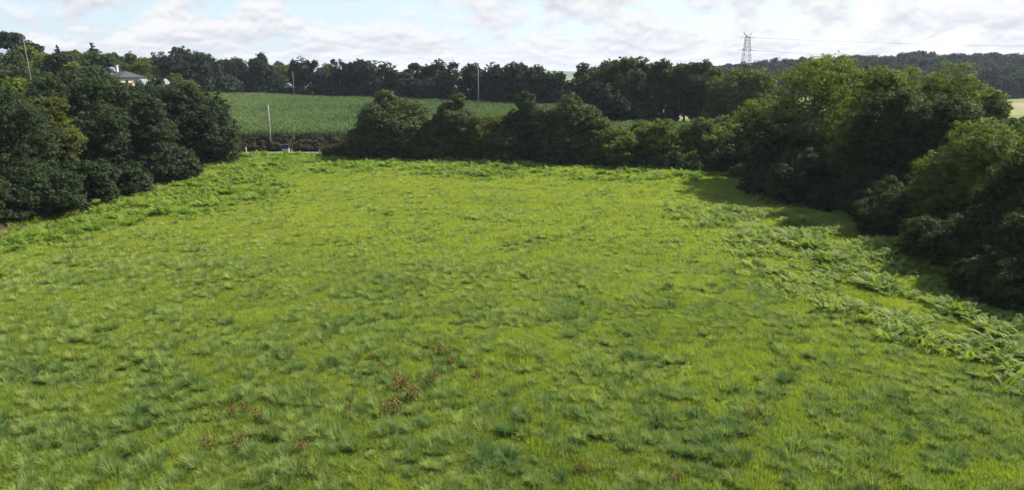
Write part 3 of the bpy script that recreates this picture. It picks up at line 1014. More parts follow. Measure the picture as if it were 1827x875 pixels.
def grass_cover():
    rng = np.random.default_rng(501)
    near = [turf_mesh(600 + i, 0.8, 620, 0.12, 0.36, 0.024, M['grass']) for i in range(4)]
    mid = [turf_mesh(610 + i, 1.2, 520, 0.13, 0.38, 0.042, M['grass']) for i in range(4)]
    xs, ys = meadow_points(rng, 9500, 20, 62)
    xm, ym = meadow_points(rng, 10500, 58, 146)
    x = np.concatenate([xs, xm])
    y = np.concatenate([ys, ym])
    idx = np.concatenate([rng.integers(0, 4, len(xs)), rng.integers(4, 8, len(xm))])
    t = 0.30 * vnoise(x, y, 9.0, 81) + 0.40 * vnoise(x, y, 2.0, 82) + 0.45 * rng.random(len(x))
    P = np.stack([x, y, ground_z(x, y)], 1)
    hs = 0.45 + 1.2 * vnoise(x, y, 1.6, 83)
    s = rng.uniform(0.85, 1.2, len(x))
    scatter('meadow_grass', near + mid, P, rng, np.stack([s, s, hs], 1), np.clip(t - 0.30 * (1 - smooth(30, 62, y)) + 0.12 * smooth(55, 85, y) * (1 - smooth(22, 40, np.abs(x))), 0, 1),
            'yellow-green rough meadow grass covering the field', 'grass', 0.06, idx)
    tn = [tussock_mesh(620 + i, 210, 0.66, 0.024, M['tussock'], 0.22) for i in range(4)]
    tf = [tussock_mesh(630 + i, 110, 0.66, 0.045, M['tussock'], 0.25) for i in range(4)]
    xs, ys = meadow_points(rng, 37000, 20, 60)
    xm, ym = meadow_points(rng, 38000, 56, 140)
    x = np.concatenate([xs, xm])
    y = np.concatenate([ys, ym])
    idx = np.concatenate([rng.integers(0, 4, len(xs)), rng.integers(4, 8, len(xm))])
    dens = 0.45 + 0.5 * smooth(0.35, 0.70, 0.6 * vnoise(x, y, 5.0, 91) + 0.4 * vnoise(x, y, 2.0, 92))
    dens *= 1.0 - 0.5 * smooth(70, 110, y)
    beds = in_bed(x, y)
    keep = (rng.random(len(x)) < dens) & ~(beds[0] | beds[1] | beds[2])
    x, y, idx = x[keep], y[keep], idx[keep]
    t = np.clip(0.10 + 0.45 * vnoise(x, y, 4.0, 93) + 0.80 * (rng.random(len(x)) - 0.35) + 0.42 * smooth(34, 75, y) - 0.05, 0, 1)
    s = (0.30 + 0.75 * rng.random(len(x)) ** 1.8) * (0.8 + 0.45 * vnoise(x, y, 3.0, 94))
    scatter('grass_tussocks', tn + tf, np.stack([x, y, ground_z(x, y)], 1), rng, np.stack([s * 0.90, s * 0.90, s * 1.04], 1), t,
            'countless small blue-green grass tufts dotted all over the meadow', 'grass', 0.10, idx)

    dm = [tussock_mesh(640 + i, 26, 0.85, 0.018, M['dead'], 0.3) for i in range(4)]
    x, y = meadow_points(rng, 5200, 20, 100)
    k = (rng.random(len(x)) < 0.08 + 0.75 * smooth(0.5, 0.8, vnoise(x, y, 3.5, 95)))
    x, y = x[k], y[k]
    scatter('dry_grass_stalks', dm, np.stack([x, y, ground_z(x, y)], 1), rng, rng.uniform(0.5, 0.95, len(x)), 0.4 + 0.6 * rng.random(len(x)),
            'thin straw-coloured stalks scattered through the meadow grass', 'grass', 0.08)


grass_cover()


def bracken_mesh(seed, mat):
    rng = np.random.default_rng(seed)
    Q, T = [], []
    for f in range(rng.integers(5, 8)):
        a = rng.uniform(0, 6.283)
        d = np.array([math.cos(a), math.sin(a), 0])
        s = np.array([-math.sin(a), math.cos(a), 0])
        Lf = rng.uniform(0.75, 1.2)
        up0 = rng.uniform(0.5, 1.05)
        tf = rng.random()
        p = d * rng.uniform(0, 0.12)
        ang = math.pi / 2 * rng.uniform(0.75, 0.95)
        n = 13
        for k in range(n):
            t = k / (n - 1)
            stp = Lf / n
            dirv = d * math.cos(ang) + UP * math.sin(ang)
            p2 = p + dirv * stp
            ang -= up0 / n * 1.7
            if k >= 2:
                wl = 0.36 * (1 - (k - 2) / (n - 2)) ** 0.8 + 0.05
                nv = np.cross(s, dirv)
                for sg in (-1, 1):
                    tip = p + sg * s * wl + dirv * wl * 0.35 - UP * 0.18 * wl
                    mid = (p + tip) / 2
                    hw = dirv * stp * 0.5
                    Q.append([p - dirv * 0.01, mid - hw, tip, mid + hw])
                    T.append(0.6 * tf + 0.4 * rng.random())
            p = p2
    Q = np.array(Q).reshape(-1, 3)
    n = len(T)
    return mesh_from('bracken', Q, np.arange(4 * n), np.full(n, 4), T, [mat])


def bracken_cover():
    rng = np.random.default_rng(700)
    light = [bracken_mesh(710 + i, M['bracken']) for i in range(6)]
    dark = [bracken_mesh(720 + i, M['bracken_dark']) for i in range(6)]
    names = [('left_bracken', light, 'green bracken bed along the foot of the left hedge', 24000, 0),
             ('far_bracken', light, 'pale green bracken belt across the far end of the meadow', 22000, 1),
             ('right_bracken', dark, 'grey-green bracken patch beside the shaded right hedge', 15000, 2)]
    for nm, ms, lb, n, b in names:
        bed = (LEFT_BED, FAR_BED, RIGHT_BED)[b]
        bx = [p[0] for p in bed]
        by = [p[1] for p in bed]
        x = rng.uniform(min(bx) - 3, max(bx) + 3, n)
        y = rng.uniform(min(by) - 4, max(by) + 4, n)
        k = in_bed(x + rng.normal(size=n) * 1.1, y + rng.normal(size=n) * 1.5)[b] & frustum(x, y)
        k &= rng.random(n) < 0.05 + 0.75 * smooth(0.15, 0.7, vnoise(x, y, 2.4, 750 + b))
        x, y = x[k], y[k]
        s = (0.98 if b == 2 else 1.0) * rng.uniform(0.45, 1.2, len(x)) * (0.45 + 0.9 * vnoise(x, y, 2.6, 760 + b))
        t = np.clip(0.15 + 0.6 * vnoise(x, y, 5.0, 770 + b) + 0.4 * rng.random(len(x)) - 0.1, 0, 1)
        scatter(nm, ms, np.stack([x, y, ground_z(x, y)], 1), rng, s, t, lb, 'bracken', 0.12)


bracken_cover()


def maize_mesh(seed):
    rng = np.random.default_rng(seed)
    V, F, S, T, MI = [], [], [], [], []
    k = 0

    def quad(pts, t, mi):
        nonlocal k
        V.extend(pts)
        F.extend(range(k, k + len(pts)))
        S.append(len(pts))
        T.append(t)
        MI.append(mi)
        k += len(pts)
    for plant in range(6):
        x0 = (plant - 2.5) * 0.2 + rng.normal() * 0.03
        y0 = rng.normal() * 0.04
        h = rng.uniform(1.95, 2.35)
        b = np.array([x0, y0, 0.0])
        tp = rng.random()
        quad([b + (-0.02, 0, 0), b + (0.02, 0, 0), b + (0.012, 0, h), b + (-0.012, 0, h)], 0.3, 0)
        for q in range(8):
            z = h * (0.18 + 0.76 * q / 7)
            a = (0 if q % 2 else math.pi) + math.pi / 2 + rng.normal() * 0.7
            d = np.array([math.cos(a), math.sin(a), 0])
            s = np.array([-d[1], d[0], 0])
            Lf = rng.uniform(0.55, 0.85) * (0.6 if q == 7 else 1)
            p0 = b + UP * z
            p1 = p0 + d * Lf * 0.38 + UP * Lf * rng.uniform(0.38, 0.55)
            p2 = p0 + d * Lf * 0.92 + UP * Lf * rng.uniform(-0.1, 0.35)
            w = 0.075
            t = 0.5 * tp + 0.5 * rng.random()
            quad([p0 - s * w * 0.5, p0 + s * w * 0.5, p1 + s * w, p1 - s * w], t, 0)
            quad([p1 - s * w, p1 + s * w, p2], t, 0)
        for q in range(4):
            a = rng.uniform(0, 6.28)
            p0 = b + UP * h * 0.97
            p1 = p0 + UP * 0.28 + np.array([math.cos(a), math.sin(a), 0]) * 0.10
            quad([p0 + (-0.012, 0, 0), p0 + (0.012, 0, 0), p1], 0.5, 1)
    return mesh_from('maize', np.array(V), F, S, T, [M['maize'], M['tassel']], MI)


MAIZE = [(-96, 154.6), (95, 154.6), (85, 178), (55, 180), (27, 188), (24, 206), (17, 236), (-44, 281), (-124, 332), (-112, 250)]


def maize_cover():
    rng = np.random.default_rng(800)
    ms = [maize_mesh(810 + i) for i in range(6)]
    ra = math.radians(12.0)
    gu, gv = np.meshgrid(np.arange(-200, 200, 0.95), np.arange(100, 370, 1.2))
    gu = gu.ravel() + rng.normal(size=gu.size) * 0.04
    gv = gv.ravel() + rng.uniform(-0.3, 0.3, gv.size)
    x = gu * math.cos(ra) - (gv - 150) * math.sin(ra)
    y = 150 + gu * math.sin(ra) + (gv - 150) * math.cos(ra)
    k = inside(MAIZE, x, y) & frustum(x, y, 8)
    x, y = x[k], y[k]
    n = len(x)
    s = rng.uniform(0.88, 1.08, n) * (0.9 + 0.2 * vnoise(x, y, 14, 801))
    t = np.clip(0.05 + 0.45 * vnoise(x, y, 18, 802) + 0.75 * rng.random(n), 0, 1)
    o = scatter('maize_crop', ms, np.stack([x, y, terrain(x, y)], 1), rng, s, t, 'dull green maize standing in the sloping field behind the lane', 'maize', 0.03)
    a = o.data.attributes['rot']
    R = np.stack([rng.normal(size=n) * 0.03, rng.normal(size=n) * 0.03, rng.integers(0, 2, n) * math.pi + math.pi / 2 + ra + rng.normal(size=n) * 0.05], 1)
    a.data.foreach_set('vector', R.astype(np.float32).ravel())


maize_cover()


def clump_mesh(seed, mat, w=1.6, h=1.2, leaf=0.3):
    rng = np.random.default_rng(seed)
    L = make_lobes(rng, w, h, 0.0, 'bush')
    return crown_mesh('clump', rng, L, leaf, mat, density=2.6, zmin=0.0)


def bank_cover():
    rng = np.random.default_rng(900)
    ms = [clump_mesh(910 + i, M['bramble']) for i in range(5)]
    n = 1500
    x = rng.uniform(-86, 70, n)
    y = rng.uniform(151.4, 155.3, n)
    s = rng.uniform(0.6, 1.15, n)
    scatter('bramble_bank', ms, np.stack([x, y, terrain(x, y)], 1), rng, s, np.clip(vnoise(x, y, 4, 901) * 0.8 + 0.2 * rng.random(n), 0, 1),
            'brownish brambles on the bank between the lane and the maize', 'brambles', 0.1)
    # undergrowth closing the feet of the hedges and of the far rows
    um = [clump_mesh(950 + i, M['under'], 3.2, 2.6, 0.36) for i in range(4)]
    pts = []
    for (x0, y0), (x1, y1), sp in [((41, 44), (38.5, 80), 4.5), ((38.5, 80), (35.5, 112), 4.0), ((33, 119), (2, 133), 3.0), ((2, 133), (-33, 142), 3.0),
                                   ((-57, 70), (-53, 100), 4.0), ((-53, 100), (-57, 142), 4.0), ((62, 60), (60, 115), 6.0)]:
        m = int(math.hypot(x1 - x0, y1 - y0) * 1.6)
        t = rng.random(m)
        pts.append(np.stack([x0 + (x1 - x0) * t + rng.normal(size=m) * sp * 0.35, y0 + (y1 - y0) * t + rng.normal(size=m) * sp * 0.35], 1))
    q = np.concatenate(pts)
    x, y = q[:, 0], q[:, 1]
    scatter('hedge_undergrowth', um, np.stack([x, y, terrain(x, y) - 0.1], 1), rng, rng.uniform(0.6, 1.25, len(x)), rng.random(len(x)),
            'tangled dark undergrowth closing the feet of the meadow hedges', 'undergrowth', 0.1)
    fm = [clump_mesh(960 + i, M['wood'], 5.0, 4.2, 0.85) for i in range(4)]
    pts = []
    line = [(-128, 336), (-44, 286), (17, 240), (27, 205), (30, 190), (56, 184), (84, 182)]
    for (x0, y0), (x1, y1) in zip(line[:-1], line[1:]):
        m = int(math.hypot(x1 - x0, y1 - y0) * 0.9)
        t = rng.random(m)
        pts.append(np.stack([x0 + (x1 - x0) * t + rng.normal(size=m) * 1.2, y0 + (y1 - y0) * t + rng.uniform(0, 7, m)], 1))
    q = np.concatenate(pts)
    x, y = q[:, 0], q[:, 1]
    k = (np.abs(x - 43) > 3.0) | (y > 200)
    x, y = x[k], y[k]
    scatter('row_undergrowth', fm, np.stack([x, y, terrain(x, y) - 0.1], 1), rng, rng.uniform(0.6, 1.2, len(x)), rng.random(len(x)),
            'dark undergrowth beneath the tree rows behind the maize', 'undergrowth', 0.1)
    # dry stems and brush along the hedge feet
    dm = [tussock_mesh(930 + i, 90, 1.0, 0.05, M['dead'], 0.4) for i in range(3)]
    lx = rng.uniform(-54, -45, 420)
    ly = rng.uniform(70, 140, 420)
    rx = rng.uniform(36.5, 42, 420)
    ry = rng.uniform(42, 108, 420)
    x = np.concatenate([lx, rx])
    y = np.concatenate([ly, ry])
    k = rng.random(len(x)) < smooth(0.45, 0.7, vnoise(x, y, 5, 931)) + 0.1
    x, y = x[k], y[k]
    scatter('dry_undergrowth', dm, np.stack([x, y, ground_z(x, y)], 1), rng, rng.uniform(0.5, 1.1, len(x)), rng.random(len(x)),
            'dry brown stems at the feet of the side hedges', 'undergrowth', 0.15)


bank_cover()


def far_wood():
    rng = np.random.default_rng(1000)
    ms = []
    for i in range(6):
        L = make_lobes(np.random.default_rng(1010 + i), 9.5, 13.0, 0.02, 'row')
        ms.append(crown_mesh('wood_tree', np.random.default_rng(1020 + i), L, 1.0, M['wood'], density=2.6, ragged=1.8))
    gx, gy = np.meshgrid(np.arange(110, 560, 6.5), np.arange(408, 760, 7.0))
    x = gx.ravel() + rng.uniform(-3, 3, gx.size)
    y = gy.ravel() + rng.uniform(-3, 3, gx.size)
    k = (terrain(x, y) > 1.6) & frustum(x, y, 12)
    x, y = x[k], y[k]
    n = len(x)
    s = rng.uniform(0.7, 1.3, n) * (0.85 + 0.3 * vnoise(x, y, 22, 1003))
    t = np.clip(0.9 * vnoise(x, y, 30, 1002) + 0.3 * rng.random(n) - 0.15 + 0.5 * smooth(330, 220, x) * 0, 0, 1)
    scatter('far_wood', ms, np.stack([x, y, terrain(x, y) - 0.4], 1), rng, s, t, 'dark wood covering the far hill on the right', 'wood', 0.03)


far_wood()


# ------------------------------------------------------------------ individual plants in the meadow
def copy_thing(root, loc, rz, sc):
    r = root.copy()
    COL.objects.link(r)
    r.location = loc
    r.rotation_euler = (0, 0, rz)
    r.scale = (sc, sc, sc)
    for ch in root.children:
        c = ch.copy()
        COL.objects.link(c)
        c.parent = r
    return r


def ground_at(px, py):
    v = (437.5 - py) / FOCAL
    t = CAM_H / (math.sin(PITCH) - v * math.cos(PITCH))
    return (px - 913.5) / FOCAL * t, (math.cos(PITCH) + v * math.sin(PITCH)) * t


def place(px, py):
    x, y = ground_at(px, py)
    return (x, y, float(ground_z(np.array([x]), np.array([y]))[0]))


TUSS = [(905, 830, 'at the bottom centre, the nearer of a pair'),
        (862, 832, 'at the bottom centre, left one of a pair'),
        (1320, 828, 'near the bottom, below the brown dock on the right'),
        (1172, 762, 'left one of two below the middle of the right half'),
        (1245, 748, 'right one of two below the middle of the right half'),
        (1400, 687, 'alone in pale grass right of the two dark ones'),
        (1118, 641, 'right of the centre, alone above the two dark ones'),
        (1195, 554, 'right of the centre, lower one of two in a column'),
        (1190, 520, 'right of the centre, upper one of two in a column'),
        (690, 782, 'just below the darkest russet dock'),
        (1020, 606, 'near the centre of the meadow'),
        (1610, 782, 'toward the lower right corner'),
        (345, 692, 'in the lower left, above the orange docks'),
        (405, 586, 'alone in the left half, above the lower left ones'),
        (1045, 412, 'far out, right of the centre line'),
        (690, 386, 'far out, left of the centre line'),
        (250, 742, 'in the lower left, left of the orange docks'),
        (1700, 832, 'nearest the lower right corner')]
tm = [tussock_mesh(1100 + i, 230, 0.66, 0.024, M['big_tussock'], 0.2) for i in range(4)]
rng = np.random.default_rng(1111)
for i, (px, py, where) in enumerate(TUSS):
    o = link('grass_tussock', tm[i % 4])
    o.location = place(px, py)
    o.rotation_euler = (0, 0, rng.uniform(0, 6.28))
    k = rng.uniform(1.0, 1.45)
    o.scale = (k, k, k * 0.95)
    tag(o, 'large dark grass tussock ' + where, 'tussock', 'large dark tussocks in the meadow')


def dock_plant():
    rng = np.random.default_rng(1200)
    root = empty('dock_plant', (0, 0, 0))
    st, Qs, Ts, Ql, Tl = MB(), [], [], [], []
    for i in range(9):
        a = rng.uniform(0, 6.28)
        r = rng.uniform(0, 0.3)
        b = np.array([r * math.cos(a), r * math.sin(a), 0.0])
        h = rng.uniform(0.55, 0.95)
        tp = b + np.array([rng.normal() * 0.1, rng.normal() * 0.1, h])
        st.tube([b, tp], [0.012, 0.006], 4)
        for k in range(30):
            t = rng.uniform(0.42, 1.0)
            Qs.append(b + (tp - b) * t + rng.normal(size=3) * 0.05)
            Ts.append(rng.random())
    for i in range(14):
        a = rng.uniform(0, 6.28)
        Ql.append((0.22 * math.cos(a), 0.22 * math.sin(a), rng.uniform(0.08, 0.3)))
        Tl.append(rng.random())
    st.build('stems', M['dock_seed'], root)
    n = len(Qs)
    V = leaf_quads(rng, np.array(Qs), unit(rng.normal(size=(n, 3))), np.full(n, 0.075), 0.8)
    sh = link('seed_heads', mesh_from('seed_heads', V, np.arange(4 * n), np.full(n, 4), Ts, [M['dock_seed']]), root)
    sh['kind'] = 'stuff'
    n = len(Ql)
    V = leaf_quads(rng, np.array(Ql), unit(rng.normal(size=(n, 3)) * 0.5 + UP), np.full(n, 0.3), 0.4)
    link('leaves', mesh_from('leaves', V, np.arange(4 * n), np.full(n, 4), Tl, [M['dock_leaf']]), root)
    return root


DOCKS = [(694, 742, 1.25, 'darkest russet dock clump, low and broad, left of the middle foreground'),
         (716, 702, 1.2, 'tall russet dock just above the darkest clump'),
         (736, 722, 1.05, 'russet dock between the darkest clump and the pale tussocks right of it'),
         (770, 690, 1.0, 'russet dock at the right of the middle foreground cluster'),
         (785, 640, 0.9, 'thin russet dock standing alone above the foreground cluster'),
         (805, 655, 0.75, 'small reddish dock just right of the lone thin one'),
         (852, 682, 0.8, 'faint orange-brown dock right of the foreground cluster'),
         (415, 752, 0.8, 'small russet dock, uppermost of the left group'),
         (437, 742, 0.7, 'slender russet dock beside the uppermost of the left group'),
         (465, 755, 0.75, 'orange-brown dock at the right of the left group'),
         (485, 780, 0.85, 'orange dock below the right one of the left group'),
         (425, 808, 0.85, 'tall russet dock near the bottom of the left group'),
         (371, 810, 0.8, 'orange dock at the far left of the left group'),
         (541, 815, 0.85, 'dark russet dock alone between the left group and the darkest clump'),
         (622, 745, 0.75, 'orange-brown dock left of the darkest clump'),
         (1333, 752, 0.65, 'low brown dock among the dark tussocks on the right'),
         (1206, 868, 0.7, 'brown dock at the bottom edge right of the centre'),
         (1036, 850, 0.7, 'reddish dock at the bottom near the centre')]
dk = dock_plant()
for i, (px, py, s, lb) in enumerate(DOCKS):
    p = place(px, py)
    if i == 0:
        o = dk
        o.location = p
        o.scale = (s * 1.25, s * 1.1, s * 0.8)
    else:
        o = copy_thing(dk, p, i * 1.7, s)
        o.scale = (s * (0.75 + 0.09 * (i * 5 % 7)), s * (0.75 + 0.08 * (i * 3 % 7)), s * (0.9 + 0.1 * (i * 2 % 5)))
    tag(o, lb, 'dock', 'russet docks in the meadow')

stake = MB()
stake.tube([(0, 0, -0.2), (0.02, 0, 1.15)], [0.03, 0.025], 6)
sx, sy, sz = place(1342, 398)
so = stake.build('marker_stake', M['orange'])
so.location = (sx, sy, sz)
tag(so, 'thin orange marker stake in the grass before the right hedge', 'stake')


# ------------------------------------------------------------------ poles, tower, wires
def utility_pole(px, Y, ytop, label, arm, lean=0.0, mat='pole', r=0.13):
    X = bearing_x(px, Y, level(ytop, Y))
    g = float(terrain(X, Y))
    h = level(ytop, Y) - g
    root = empty('utility_pole', (X, Y, g))
    root.rotation_euler = (0, lean, 0)
    tag(root, label, 'utility pole', 'wooden utility poles')
    b = MB()
    b.tube([(0, 0, -0.6), (0, 0, h * 0.5), (0, 0, h)], [r * 1.25, r, r * 0.75], 9)
    b.build('shaft', M[mat], root, True)
    if arm == 'bracket':
        for s in (-1, 1):
            m = MB()
            m.tube([(0, -r, h - 0.35 - 0.2 * s), (0.18 * s, -r * 1.6, h - 0.3 - 0.2 * s), (0.18 * s, -r * 1.6, h - 0.12 - 0.2 * s)], [0.025, 0.025, 0.025], 5)
            m.build('bracket', M['steel'], root)
    if arm == 'cross':
        m = MB()
        m.box(-0.9, 0.9, -r - 0.10, -r + 0.02, h - 0.75, h - 0.62)
        m.bar((-0.9, -r - 0.04, h - 0.68), (0, -r - 0.04, h + 0.35), 0.05)
        m.bar((0.9, -r - 0.04, h - 0.68), (0, -r - 0.04, h + 0.35), 0.05)
        m.build('crossarm', M['steel'], root)
        for x in (-0.82, 0.0, 0.82):
            q = MB()
            z = h - 0.60 if x else h + 0.36
            q.tube([(x, -r - 0.04, z), (x, -r - 0.04, z + 0.12), (x, -r - 0.04, z + 0.3)], [0.05, 0.10, 0.04], 7)
            q.build('insulator', M['ceramic'], root)
    return root


utility_pole(478, 152.2, 187, 'pale bare pole by the lane in front of the maize', 'bracket', mat='pale_pole', r=0.15)
utility_pole(853, 232, 124, 'grey pole rising from the maize before the dark tree row', 'bracket', r=0.16)
utility_pole(522, 296, 128, 'thin pole at the far end of the maize before the lime-green tree', 'bracket', r=0.14)
utility_pole(50, 168, 70, 'tall leaning pole with triangular head on the left hillside', 'cross', -0.05, r=0.11)

TX, TY = bearing_x(1332, 620, 30), 620.0
TG = float(terrain(TX, TY))
TZ = level(57, TY)


def lattice_tower():
    root = empty('transmission_tower', (TX, TY, TG))
    tag(root, 'steel lattice transmission tower on the skyline with two crossarms', 'tower')
    H = TZ - TG
    w0, z1, w1, z2, w2 = 4.4, H * 0.655, 2.3, H * 0.90, 1.55
    R = 0.16

    def half(z):
        return np.interp(z, [0, z1, z2], [w0, w1, w2])
    for sx in (-1, 1):
        for sy in (-1, 1):
            m = MB()
            m.bar((sx * w0, sy * w0, -0.5), (sx * w1, sy * w1, z1), R)
            m.bar((sx * w1, sy * w1, z1), (sx * w2, sy * w2, z2), R)
            m.build('leg', M['steel'], root)
    zs = list(np.linspace(0, z1, 8)) + list(np.linspace(z1, z2, 5))[1:]
    for face in range(4):
        m = MB()
        c, s = math.cos(face * math.pi / 2), math.sin(face * math.pi / 2)

        def P(u, z):
            h = half(z)
            return (c * u * h - s * h, s * u * h + c * h, z)
        for a, b in zip(zs[:-1], zs[1:]):
            m.bar(P(-1, a), P(1, b), R * 0.6)
            m.bar(P(1, a), P(-1, b), R * 0.6)
            m.bar(P(-1, b), P(1, b), R * 0.6)
        m.build('bracing', M['steel'], root)
    rz = math.radians(35)
    ax = np.array([math.cos(rz), math.sin(rz), 0])

    def arm(z, half_len, rise, name):
        m = MB()
        tips = []
        for sg in (-1, 1):
            tip = ax * sg * half_len + UP * z
            tips.append(tip)
            h = half(z)
            for yy in (-1, 1):
                side = np.array([-ax[1], ax[0], 0]) * yy * h * 0.8
                inn = ax * sg * h * 0.9 + side
                m.bar(inn + UP * z, tip, R * 0.8)
                m.bar(inn + UP * (z + rise), tip, R * 0.8)
                for k in (0.33, 0.66):
                    m.bar(inn * (1 - k) + ax * sg * half_len * k + UP * z, inn * (1 - k) + ax * sg * half_len * k + UP * (z + rise * (1 - k)), R * 0.5)
            m.bar(ax * sg * half(z) * 0.9 + UP * z, ax * (-sg) * half(z) * 0.9 + UP * z, R)
        m.build(name, M['steel'], root)
        return tips
    lower = arm(z1, 6.2, 2.2, 'crossarm')
    upper = arm(z2, 4.4, 1.4, 'crossarm')
    for sg in (-1, 1):
        m = MB()
        tip = ax * sg * 5.6 + UP * H
        for yy in (-1, 1):
            side = np.array([-ax[1], ax[0], 0]) * yy * w2 * 0.7
            m.bar(ax * sg * 0.3 + side + UP * z2, tip, R * 0.8)
            m.bar(ax * sg * w2 + side + UP * (z2 + 0.2), tip, R * 0.8)
            m.bar(ax * (-sg) * w2 + side + UP * z2, ax * sg * 2.4 + side * 0.6 + UP * (z2 + 1.6), R * 0.6)
        m.build('earth_peak', M['steel'], root)
    ends = []
    for tips in (lower, upper):
        for t in tips:
            for sg in (-1, 1):
                q = MB()
                along = np.array([math.cos(rz - math.pi / 2), math.sin(rz - math.pi / 2), 0]) if sg > 0 else np.array([-0.55, 0.83, 0])
                along = np.array([1.0, -0.15, 0]) if sg > 0 else np.array([-0.6, 0.8, 0])
                along = along / np.linalg.norm(along)
                e = t + along * 3.2 - UP * 0.35
                q.tube([t, (t + e) / 2 - UP * 0.1, e], [0.12, 0.22, 0.12], 6)
                q.build('insulator', M['ceramic'], root)
                ends.append((e + np.array([TX, TY, TG]), sg))
    return ends


def wire(a, b, sag, label, group, r=0.045):
    a, b = np.array(a, float), np.array(b, float)
    m = MB()
    n = 24
    o = (a + b) / 2
    pts = []
    for i in range(n + 1):
        t = i / n
        p = a * (1 - t) + b * t
        p[2] -= 4 * sag * t * (1 - t)
        pts.append(p - o)
    m.tube(pts, [r] * (n + 1), 5)
    ob = m.build('power_line', M['wire'])
    ob.location = o
    tag(ob, label, 'power line', group)


ends = lattice_tower()
WL = ['lower', 'lower', 'upper', 'upper']
for i, (e, sg) in enumerate(ends):
    lev = 'lower' if i < 4 else 'upper'
    side = 'near' if (i // 2) % 2 == 0 else 'far'
    if sg > 0:
        b = e + np.array([420, -75, -6.0])
        wire(e, b, 5.0, '%s power line to the right of the tower, from the %s end of its arm' % (lev, 'left' if side == 'near' else 'right'), 'power lines of the tower')
    else:
        b = e + np.array([-170, 330, -26.0])
        wire(e, b, 4.0, '%s power line sinking left from the tower, from the %s end of its arm' % (lev, 'left' if side == 'near' else 'right'), 'power lines of the tower', 0.04)


# ------------------------------------------------------------------ houses and roadside things
def window(parent, x, y, z, w, h, nx, ny):
    """framed window on a wall facing (nx,ny) in the house's axes"""
    ang = math.atan2(nx, -ny)
    f = MB()
    t = 0.09
    f.box(-w / 2 - t, -w / 2, -0.06, 0.05, -t, h + t)
    f.box(w / 2, w / 2 + t, -0.06, 0.05, -t, h + t)
    f.box(-w / 2, w / 2, -0.06, 0.05, h, h + t)
    f.box(-w / 2, w / 2, -0.10, 0.05, -t, 0)
    fo = f.build('window', M['shutter'], parent)
    fo.location = (x, y, z)
    fo.rotation_euler = (0, 0, ang)
    g = MB()
    g.box(-w / 2, w / 2, -0.02, 0.03, 0, h)
    g.build('pane', M['glass'], fo)
    c = MB()
    c.box(-0.03, 0.03, -0.045, -0.021, 0, h)
    c.build('mullion', M['shutter'], fo)


def prism_roof(m, hx, hy, z0, z1, ridge, over=0.4):
    x, y = hx + over, hy + over
    m.add([(-x, -y, z0), (x, -y, z0), (x, y, z0), (-x, y, z0), (-ridge, 0, z1), (ridge, 0, z1)],
          [(3, 2, 1, 0), (0, 1, 5, 4), (1, 2, 5), (2, 3, 4, 5), (3, 0, 4)])
    m.box(-x, x, -y, y, z0 - 0.22, z0 - 0.002)


def cream_house():
    Y = 232.0
    X = bearing_x(221, Y, 12)
    eave = level(139, Y)
    g = float(terrain(X, Y))
    h = eave - g
    root = empty('house', (X, Y, g), math.radians(-24))
    tag(root, 'cream house with dark slate roof half hidden by the hillside trees', 'house')
    m = MB()
    m.box(-5.2, 3.8, -4, 4, -0.6, h)
    m.build('wall', M['cream'], root)
    m = MB()
    prism_roof(m, 4.5, 4, h + 0.22, h + 1.9, 2.2, 0.5)
    r = m.build('roof', M['slate'], root)
    r.location = (-0.7, 0, 0)
    # bell-shaped pavilion roof and its stack
    m = MB()
    prof = [(2.6, 0.0), (1.9, 0.5), (1.25, 1.2), (0.85, 2.1), (0.7, 2.7)]
    k = len(m.v)
    V, F = [], []
    for rr, z in prof:
        V += [(-rr, -rr, z), (rr, -rr, z), (rr, rr, z), (-rr, rr, z)]
    for i in range(len(prof) - 1):
        for s in range(4):
            F.append((i * 4 + s, i * 4 + (s + 1) % 4, (i + 1) * 4 + (s + 1) % 4, (i + 1) * 4 + s))
    F.append((16, 17, 18, 19))
    F.append((3, 2, 1, 0))
    m.add(V, F)
    pv = m.build('pavilion_roof', M['pale_slate'], root)
    pv.location = (-3.4, -1.2, h + 0.45)
    m = MB()
    m.box(-0.35, 0.35, -0.3, 0.3, 0.0, 3.0)
    m.box(-0.42, 0.42, -0.37, 0.37, 3.003, 3.2)
    ch = m.build('chimney', M['white'], root)
    ch.location = (-1.5, -0.6, h + 0.5)
    for x in (-3.6, -1.6, 0.6, 2.4):
        window(root, x, -4.0, h - 2.5, 0.75, 1.7, 0, -1)
    for y in (-2.0, 1.2):
        window(root, 3.8, y, h - 2.5, 0.75, 1.7, 1, 0)


